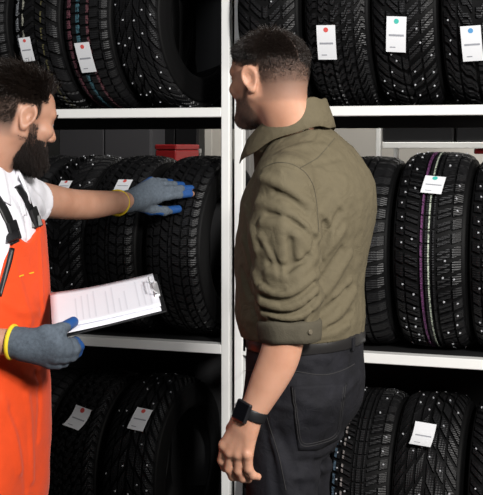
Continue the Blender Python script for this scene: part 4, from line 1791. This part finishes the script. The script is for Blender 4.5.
def w_body(p):
    q = toWB(p)
    d = loft(q, W_torso - np.array([0, .014, .014, 0, 0]))
    d = smin(d, w_arms(p), .02)
    d = smin(d, bounded(lambda e: l_hand(e, -.004), p, (kM + ww_L) / 2 + np.array([.05, 0, 0]), .18), .008)
    d = smin(d, bounded(lambda e: r_hand(e, -.004), p, (kn[1] + ww_R) / 2, .17), .008)
    for k in range(2):
        d = smin(d, chain(p, [w_hip[k], w_knee[k], w_feet[k] + UP * .08], [.076, .052, .036]), .03)
        d = smin(d, cone(p, w_feet[k] + UP * .04, w_feet[k] + UP * .03 + wF * .12, .03, .026), .02)
    d = smin(d, chain(p, [WB(0, .0, 1.47), w_face.L(0, -.03, -.045)], [.066, .060]), .025)
    # the bare tip of the longest finger, out of the torn glove
    d = smin(d, chain(p, [L_FING[0][0][2], TIP_I, TIP_I + (TIP_I - L_FING[0][0][2]) * .22], [.008, .0085, .0085]), .004)
    d = smin(d, bounded(w_face, p, w_head, .20), .018)
    return d


V, F = sdf_mesh(w_body, (-.98, 2.40, -.02), (-.10, 3.92, 1.80), .005)
worker = mk('person', V, F, M_skin, None, True, loc=wC)
worker['world_base'] = tuple(wC)
tag(worker, 'bearded worker in orange bib overalls, holding a clipboard and touching a tyre', 'person', None)
whead = (w_head, w_M, HS_W)
eyes(whead, worker)

# --- white polo shirt
sl_e = P(34, 203, 3.09)


def tee0(p):
    q = toWB(p)
    d = loft(q, W_torso)
    d = smin(d, cone(p, WB(-.10, .0, 1.435), ws_L, .060, .062), .04)
    d = smin(d, cone(p, WB(.10, .0, 1.435), ws_R, .060, .062), .04)
    d = smin(d, cone(p, ws_L, sl_e, .062, .060), .025)
    d = smin(d, cone(p, ws_R, ws_R * .5 + we_R * .5, .064, .066), .025)
    return d


T_FOLDS = lines(tee0, [
    ([(20, 190), (30, 200), (36, 214)], .006, .010), ([(30, 188), (40, 198), (44, 212)], .005, .008), ([(10, 200), (18, 215), (24, 235)], .005, .010),
    ([(2, 225), (8, 245), (8, 262)], .005, .010), ([(22, 205), (27, 222), (28, 240)], -.004, .008), ([(36, 192), (44, 198), (48, 210)], -.004, .006),
])


def tee(p):
    q = toWB(p)
    d = tee0(p)
    d = d - detail(d, p, lambda e: fold_d(e, T_FOLDS) + .006 * (noise(e * np.array([24, 24, 14]) + 2) - .5))
    ax = (we_L - ws_L) / np.linalg.norm(we_L - ws_L)
    arm_side = np.where((p - ws_L) @ ax > .02, 1.0, 0.0)
    d = np.where(arm_side > 0, np.maximum(d, (p - sl_e) @ ax), d)
    ax2 = (we_R - ws_R) / np.linalg.norm(we_R - ws_R)
    near = cone(p, ws_R, we_R, .09, .09) < 0
    d = np.where(near, np.maximum(d, (p - (ws_R * .5 + we_R * .5)) @ ax2), d)
    d = np.maximum(d, -chain(p, [ws_L * .5 + we_L * .5, we_L], [.052, .052]))
    d = np.maximum(d, -cone(p, WB(0, .01, 1.52), w_face.L(0, -.03, -.03), .062, .064))
    return np.maximum(d, 1.0 - q[:, 2])


V, F = sdf_mesh(tee, (-.98, 2.5, .97), (-.36, 3.32, 1.56), .0048)
tee_o = mk('polo_shirt', V, F, M_tee, worker, True)
tee_o['label'] = 'white short sleeved polo shirt'
nk = WB(0, .012, 1.487)
V, F = [], []
n = len(collar_prof)
for i in range(CN):
    a = math.radians(24) + (2 * math.pi - 2 * math.radians(24)) * i / (CN - 1)
    out = wF * math.cos(a) + wR * math.sin(a)
    fd = math.cos(a)
    c = nk + out * (.070 + .004 * abs(math.sin(a))) + UP * (.034 * (.5 - .5 * fd) - .024 * (.5 + .5 * fd)) + wF * .012 * fd
    e = abs(i / (CN - 1) * 2 - 1)
    front = max(0, (e - .72) / .28)
    for j, (x, y) in enumerate(collar_prof):
        yy, xx = y, x
        if j in (5, 6, 7, 8, 9):
            yy = y - .020 * front ** 2; xx = x + .010 * front
        V.append(c + out * xx + UP * yy)
for i in range(CN - 1):
    for k in range(n):
        F.append((i * n + k, i * n + (k + 1) % n, (i + 1) * n + (k + 1) % n, (i + 1) * n + k))
F.append(tuple(range(n))[::-1]); F.append(tuple((CN - 1) * n + k for k in range(n)))
mk('collar', V, F, M_tee, tee_o, True)
# button placket with dark edge below the collar
X = surf(tee, densify([(17, 186), (20, 200), (24, 216)], 14), 1.6)
ribbon(tee, X, .020, .0005, .0018, name='placket', m=M_tee, parent=tee_o)


# --- orange bib overalls
def ov0(p):
    q = toWB(p)
    d = loft(q, W_torso) - .010
    for k in range(2):
        d = smin(d, chain(p, [w_hip[k], w_hip[k] * .45 + w_knee[k] * .55, w_knee[k], w_feet[k] + UP * .06], [.089, .085, .078, .072], .03), .09)
    return d


O_FOLDS = lines(ov0, [
    ([(20, 330), (32, 350), (42, 362)], .006, .012), ([(4, 370), (20, 380), (40, 384)], .006, .012), ([(2, 400), (14, 430), (20, 470)], .006, .014), ([(26, 395), (31, 430), (32, 480)], .006, .010),
    ([(36, 372), (40, 400), (38, 440)], -.005, .008), ([(10, 410), (22, 440), (26, 490)], -.004, .010), ([(14, 262), (24, 300), (30, 322)], .004, .012), ([(40, 240), (42, 280), (44, 310)], .003, .008),
    ([(2, 300), (18, 312), (38, 312)], .004, .010),
])
O_SEAMS = lines(ov0, [([(5, 284), (20, 281), (42, 275)], -.002, .0025), ([(0, 357), (20, 358), (44, 362)], -.0022, .003)])


def ov(p):
    q = toWB(p)
    d = ov0(p)
    d = d - detail(d, p, lambda e: fold_d(e, O_FOLDS) + fold_d(e, O_SEAMS) + .006 * (noise(e * np.array([18, 18, 12]) + 4) - .5))
    an = np.abs(np.arctan2(q[:, 0], q[:, 1] + .02)) * .7
    r = np.abs(q[:, 0])
    top = 1.345 - .030 * np.exp(-(r / .045) ** 2)
    side = np.clip(1.30 - .62 * (an - .64), 1.09, 1.365)
    side = np.where(q[:, 0] > 0, np.interp(q[:, 0], [.055, .068, .085, .10, .112, .14], [1.36, 1.312, 1.28, 1.237, 1.202, 1.10]), side)
    z1 = np.minimum(np.where(r < .06, top, 1.345 + .02 * (q[:, 0] < 0)), side)
    z1 = np.where(q[:, 1] < -.02, 1.09, z1)
    d = np.maximum(d, (q[:, 2] - z1) * .6)
    return np.maximum(d, .05 - q[:, 2])


V, F = sdf_mesh(ov, (-.92, 2.5, .03), (-.38, 3.2, 1.38), .0055)
ov_o = mk('bib_overalls', V, F, M_orange, worker, True)
ov_o['label'] = 'orange bib overalls with black straps'
for k in range(2):
    shoe(w_feet[k] - wF * .02, wF, worker)
both = lambda p: np.minimum(tee(p), ov(p))
for nm, pts in (('strap', [(15, 243), (11, 228), (5, 213), (0, 204), (-6, 196)]), ('strap', [(36.5, 228), (32, 214), (26, 201), (21, 191), (17, 186)])):
    X = surf(both, densify(pts, 18), 1.6)
    st = ribbon(both, X, .027, .001, .003, name=nm, m=M_black, parent=ov_o)
    st['label'] = 'black shoulder strap with buckle'
    g = grad(both, X, .006)[1]
    for j, hh in ((4, .024), (2, .014)):
        t = X[j + 1] - X[j - 1]; t /= np.linalg.norm(t)
        sd = np.cross(g[j], t); sd /= np.linalg.norm(sd)
        MB().box(X[j] + g[j] * .008, sd * .016, t * hh, g[j] * .004, .002).build('buckle', M_black, st)
# dark binding along the bib's side edge
X = surf(both, densify([(12.5, 248), (9, 262), (4, 280), (-1, 296)], 16), 1.6)
ribbon(both, X, .014, .0, .003, name='binding', m=M_black, parent=ov_o)
for a in ((19, 276.5, 23, 275), (29, 273.5, 33, 272.5)):
    X = surf(ov, densify([(a[0], a[1]), (a[2], a[3])], 6), 1.6)
    N = grad(ov, X, .004)[1]
    MB().tube(list(X + N * .0015), .0016, 6).build('bar_tack', M_yellow, ov_o)


# --- gloves: grey-blue knit with blue coated palm and fingers
M_knit = mat('glove_knit', (.10, .122, .15), .9, spec=.15, noise=.5, nscale=130, bump=.6, bscale=500)
M_coat = mat('glove_coating', (.014, .075, .26), .5, noise=.15, nscale=60)


def glove(fn, lo, hi, cut_c, cut_ax, name, coated, cutter=None):
    def g(p):
        d = fn(p) - .0005 * np.sin(p[:, 0] * 900) * 0
        d = np.maximum(d, -((p - cut_c) @ cut_ax))
        if cutter is not None:
            d = np.maximum(d, cutter(p))
        return d
    V, F = sdf_mesh(g, lo, hi, .0028)
    o = mk(name, V, F, [M_knit, M_coat], worker, True)
    cen = V[F].mean(1)
    m = coated(cen)
    o.data.polygons.foreach_set('material_index', m.astype(int))
    return o


def cuff_ring(c, ax, fn, parent, w=.0048):
    x = np.cross(ax, (0, 0, 1.0)); x /= np.linalg.norm(x); y = np.cross(ax, x)
    fr = []
    for k in range(36):
        a = 2 * math.pi * k / 36
        out = x * math.cos(a) + y * math.sin(a)
        hit, t = march(fn, (c + out * .1)[None], -out[None], .1)
        fr.append((hit[0], out, ax))
    return ring_band(fr, [(-.003, -w), (.002, -w), (.0045, -w * .4), (.0045, w * .4), (.002, w), (-.003, w)], 'cuff_band', M_yellow, parent)


axl = (ww_L - we_L) / np.linalg.norm(ww_L - we_L)
cut_l = P(117, 203, 3.60)


def glove_l(p):
    return smin(l_hand(p), cone(p, cut_l - axl * .02, ww_L, .0385, .034), .012)


tipdir = TIP_I - L_FING[0][0][2]; tipdir /= np.linalg.norm(tipdir)


def coat_l(c):
    t = (c - ww_L) @ ((kM - ww_L) / np.linalg.norm(kM - ww_L))
    px = c[:, 0] / c[:, 1]
    fing = np.zeros(len(c), bool)
    for pts, r in L_FING:
        ax = pts[3] - pts[1]
        fing |= (cone(c, pts[1], pts[3], r + .006, r + .006) < 0) & (((c - pts[1]) @ ax) / (ax @ ax) > .52)
    axt = L_TH[3] - L_TH[1]
    fing |= (cone(c, L_TH[1], L_TH[3], .02, .02) < 0) & (((c - L_TH[1]) @ axt) / (axt @ axt) > .52)
    # the palm side faces the tyre
    nrm_in = (c - (ww_L + (kM - ww_L) * np.clip(t / np.linalg.norm(kM - ww_L), 0, 1)[:, None]))
    palm = (nrm_in[:, 1] > .008) & (t > .03) & (t < np.linalg.norm(kM - ww_L))
    return fing | palm


gl = glove(glove_l, (-.44, 3.55, 1.27), (-.10, 3.95, 1.50), cut_l, axl, 'glove', coat_l,
           cutter=lambda p: np.where(cone(p, TIP_I - tipdir * .02, TIP_I + tipdir * .03, .018, .018) < 0, (p - (TIP_I + tipdir * .004)) @ tipdir, -1))
gl['label'] = 'left glove, blue fingers, spread on the tyre'
cuff_ring(cut_l, axl, glove_l, gl)
axr = (kn[1] - ww_R) / np.linalg.norm(kn[1] - ww_R)
cut_r = P(12, 341.5, 2.645)


def glove_r(p):
    return smin(r_hand(p), cone(p, cut_r - axr * .02, ww_R + axr * .02, .037, .034), .012)


def coat_r(c):
    f = np.zeros(len(c), bool)
    for pts, r in R_FING:
        ax = pts[3] - pts[1]
        f |= (cone(c, pts[1], pts[3], r + .006, r + .006) < 0) & (((c - pts[1]) @ ax) / (ax @ ax) > .75)
    axt = R_TH[3] - R_TH[1]
    f |= (cone(c, R_TH[1], R_TH[3], .02, .02) < 0) & (((c - R_TH[1]) @ axt) / (axt @ axt) > .45)
    return f


gr = glove(glove_r, (-.60, 2.50, .98), (-.33, 2.80, 1.22), cut_r, axr, 'glove', coat_r)
gr['label'] = 'right glove gripping the clipboard'
cuff_ring(cut_r, axr, glove_r, gr)


# --- hair and full beard
def w_hl(x, y, z):
    if z < -.060 or y > .088:
        return False
    if abs(x) > .055 and -.036 < y < .016 and -.05 < z < .026:
        return False
    if y > .078 - .4 * max(0, abs(x) - .035) and z > .03:
        return False
    if (z < .042 and y > .028) or (y > .045 and z < .070) or (z < .0 and y > .018):
        return False
    return True


def w_hair(q, nl, rs):
    x, y, z = q
    if not w_hl(x, y, z):
        return None
    t = (z - .035) / .03
    if t > rs.uniform(-.3, .3):
        u = min(1, max(0, t))
        ln = .016 + .028 * u * rs.uniform(.7, 1.2)
        fr = min(1, max(0, (y - .01) / .05))
        d = nl * (.35 + .2 * rs.rand()) + np.array((rs.normal() * .25 + .15, rs.normal() * .22 - .55 + .35 * fr, .1 + rs.normal() * .2 - .5 * (1 - u) + .75 * fr))
        if u < .5:
            ln *= .7
        return ln, d, .0010, -nl * .5 + np.array((rs.normal() * .4, -.3, -.3))
    f = min(1, max(0, (z + .06) / .10))
    return .004 + .009 * f, nl * .35 + np.array((0, -.6, -.6)) + rs.normal(size=3) * .15, .00045, np.zeros(3)


w_hair.tries = 26000
w_hair.centre = (0, -.012, .02)
wh = strands(w_face, whead, w_hair, 'hair', M_hair, worker, 21)
wh['label'] = 'thick dark brown hair'


def w_bz(x, y, z):
    if y < .004 or z < -.13 or z > -.012:
        return False
    if z > -.046 and not (y < .034 and abs(x) > .045):
        return False
    if z > -.056 and abs(x) < .050 and y > .05 and not (z < -.040 and abs(x) < .032):
        return False
    if -.068 < z < -.056 and abs(x) < .016 and y > .08:
        return False
    return True


def w_beard(q, nl, rs):
    if not w_bz(*q):
        return None
    x, y, z = q
    low = min(1, max(0, (-.03 - z) / .06))
    return .005 + .014 * low * rs.uniform(.7, 1.1), nl * .55 + np.array((0, .15, -.8)) + rs.normal(size=3) * .2, .0008, np.array((0, 0, -.3))


w_beard.tries = 16000
w_beard.centre = (0, .03, -.05)
wbd = strands(w_face, whead, w_beard, 'beard', M_beard, worker, 22)
wbd['label'] = 'full dark beard'


def w_brow(q, nl, rs):
    x, y, z = q
    if x * w_brow.side < 0 or y < .06 or not (.012 < abs(x) < .05) or abs(z - .022 + .1 * abs(abs(x) - .03)) > .0045:
        return None
    return .008, np.array((np.sign(x), -.1, .15)) + nl * .35 + rs.normal(size=3) * .1, .0006, np.zeros(3)


w_brow.tries = 16000
w_brow.centre = (0, .06, .02)
for sd_ in (-1, 1):
    w_brow.side = sd_
    strands(w_face, whead, w_brow, 'eyebrow', M_beard, worker, 23)
stubble(worker, whead, w_hl, w_bz, lambda z: float(np.clip((z + .075) / .05, 0, 1) * .9))

# ------------------------------------------------------------------ clipboard, held by the worker
cbL = np.linalg.norm(CB[1] - CB[0]); cbW = .222
c0 = CB[0] + cb_u * cbL / 2 + cb_v * cbW / 2
clip_o = empty('clipboard', c0); clip_o['world_base'] = tuple(c0)
tag(clip_o, 'black clipboard with white papers held out by the worker', 'clipboard')
MB().box(c0, cb_u * cbL / 2, cb_v * cbW / 2, cb_n * .0016, .001).build('board', M_black, clip_o)


def sheet(u0, u1, v0, v1, h0, curl, name, seed, sk=0.0):
    V, F = [], []
    nu, nv = 14, 10
    for e in (0, .0005):
        for j in range(nv + 1):
            for i in range(nu + 1):
                a, b = i / nu, j / nv
                lift = curl * (1 - a) ** 2 * (.6 + .4 * b) + .0012 * math.sin(a * 7 + seed) * (1 - a)
                V.append(CB[0] + cb_u * (u0 + (u1 - u0) * a) + cb_v * (v0 + (v1 - v0) * b + sk * (1 - a)) + cb_n * (h0 + lift + e))
    w_, n_ = nu + 1, (nu + 1) * (nv + 1)
    for j in range(nv):
        for i in range(nu):
            a = j * w_ + i
            F.append((a, a + w_, a + w_ + 1, a + 1)); F.append((n_ + a, n_ + a + 1, n_ + a + w_ + 1, n_ + a + w_))
    rim = list(range(w_)) + [j * w_ + nu for j in range(1, nv + 1)] + [nv * w_ + i for i in range(nu - 1, -1, -1)] + [j * w_ for j in range(nv - 1, 0, -1)]
    for i in range(len(rim)):
        a, b = rim[i], rim[(i + 1) % len(rim)]
        F.append((a, b, n_ + b, n_ + a))
    return mk(name, V, F, M_page, clip_o, True)


M_page = mat('paper_white', (.84, .84, .90), .65)
M_print = mat('grey_print', (.74, .74, .80), .7)
sheet(.012, cbL - .012, .006, .214, .0022, .004, 'paper', 1)
top = sheet(.002, cbL - .010, .028, .224, .0045, .014, 'paper', 2, .0)
top['label'] = 'uppermost paper with grey lines of print'
rs = random.Random(5)
for r in range(13):
    u = .06 + r * .015
    if r % 5 == 4:
        continue
    v0, v1 = .05, rs.uniform(.12, .20)
    V, F = [], []
    for j in range(9):
        for du in (0, .0035):
            a = (u + du - .002) / (cbL - .012)
            b = ((v0 + (v1 - v0) * j / 8) - .028) / .196
            lift = .014 * (1 - a) ** 2 * (.6 + .4 * b) + .0012 * math.sin(a * 7 + 2) * (1 - a)
            V.append(CB[0] + cb_u * (u + du) + cb_v * (v0 + (v1 - v0) * j / 8) + cb_n * (.0045 + lift + .0011))
    for j in range(8):
        F.append((2 * j, 2 * j + 1, 2 * j + 3, 2 * j + 2))
    mk('print_line', V, F, M_print, top, False)
cc = CB[0] + cb_u * (cbL - .012) + cb_v * (cbW * .55)
clip = MB().box(cc + cb_n * .006, cb_u * .007, cb_v * .040, cb_n * .0035, .002).build('clip', M_steel, clip_o)
hb = cc + cb_u * .003 + cb_n * .010
MB().tube([hb - cb_v * .036, hb - cb_v * .036 + cb_n * .016 - cb_u * .014, hb + cb_v * .036 + cb_n * .016 - cb_u * .014, hb + cb_v * .036], .0018, 8).build('clip_lever', M_steel, clip)

# ------------------------------------------------------------------ tidy working notes off the objects
for o in bpy.data.objects:
    for k in ('world_base', 'axle', 'axis', 'used'):
        if k in o:
            del o[k]
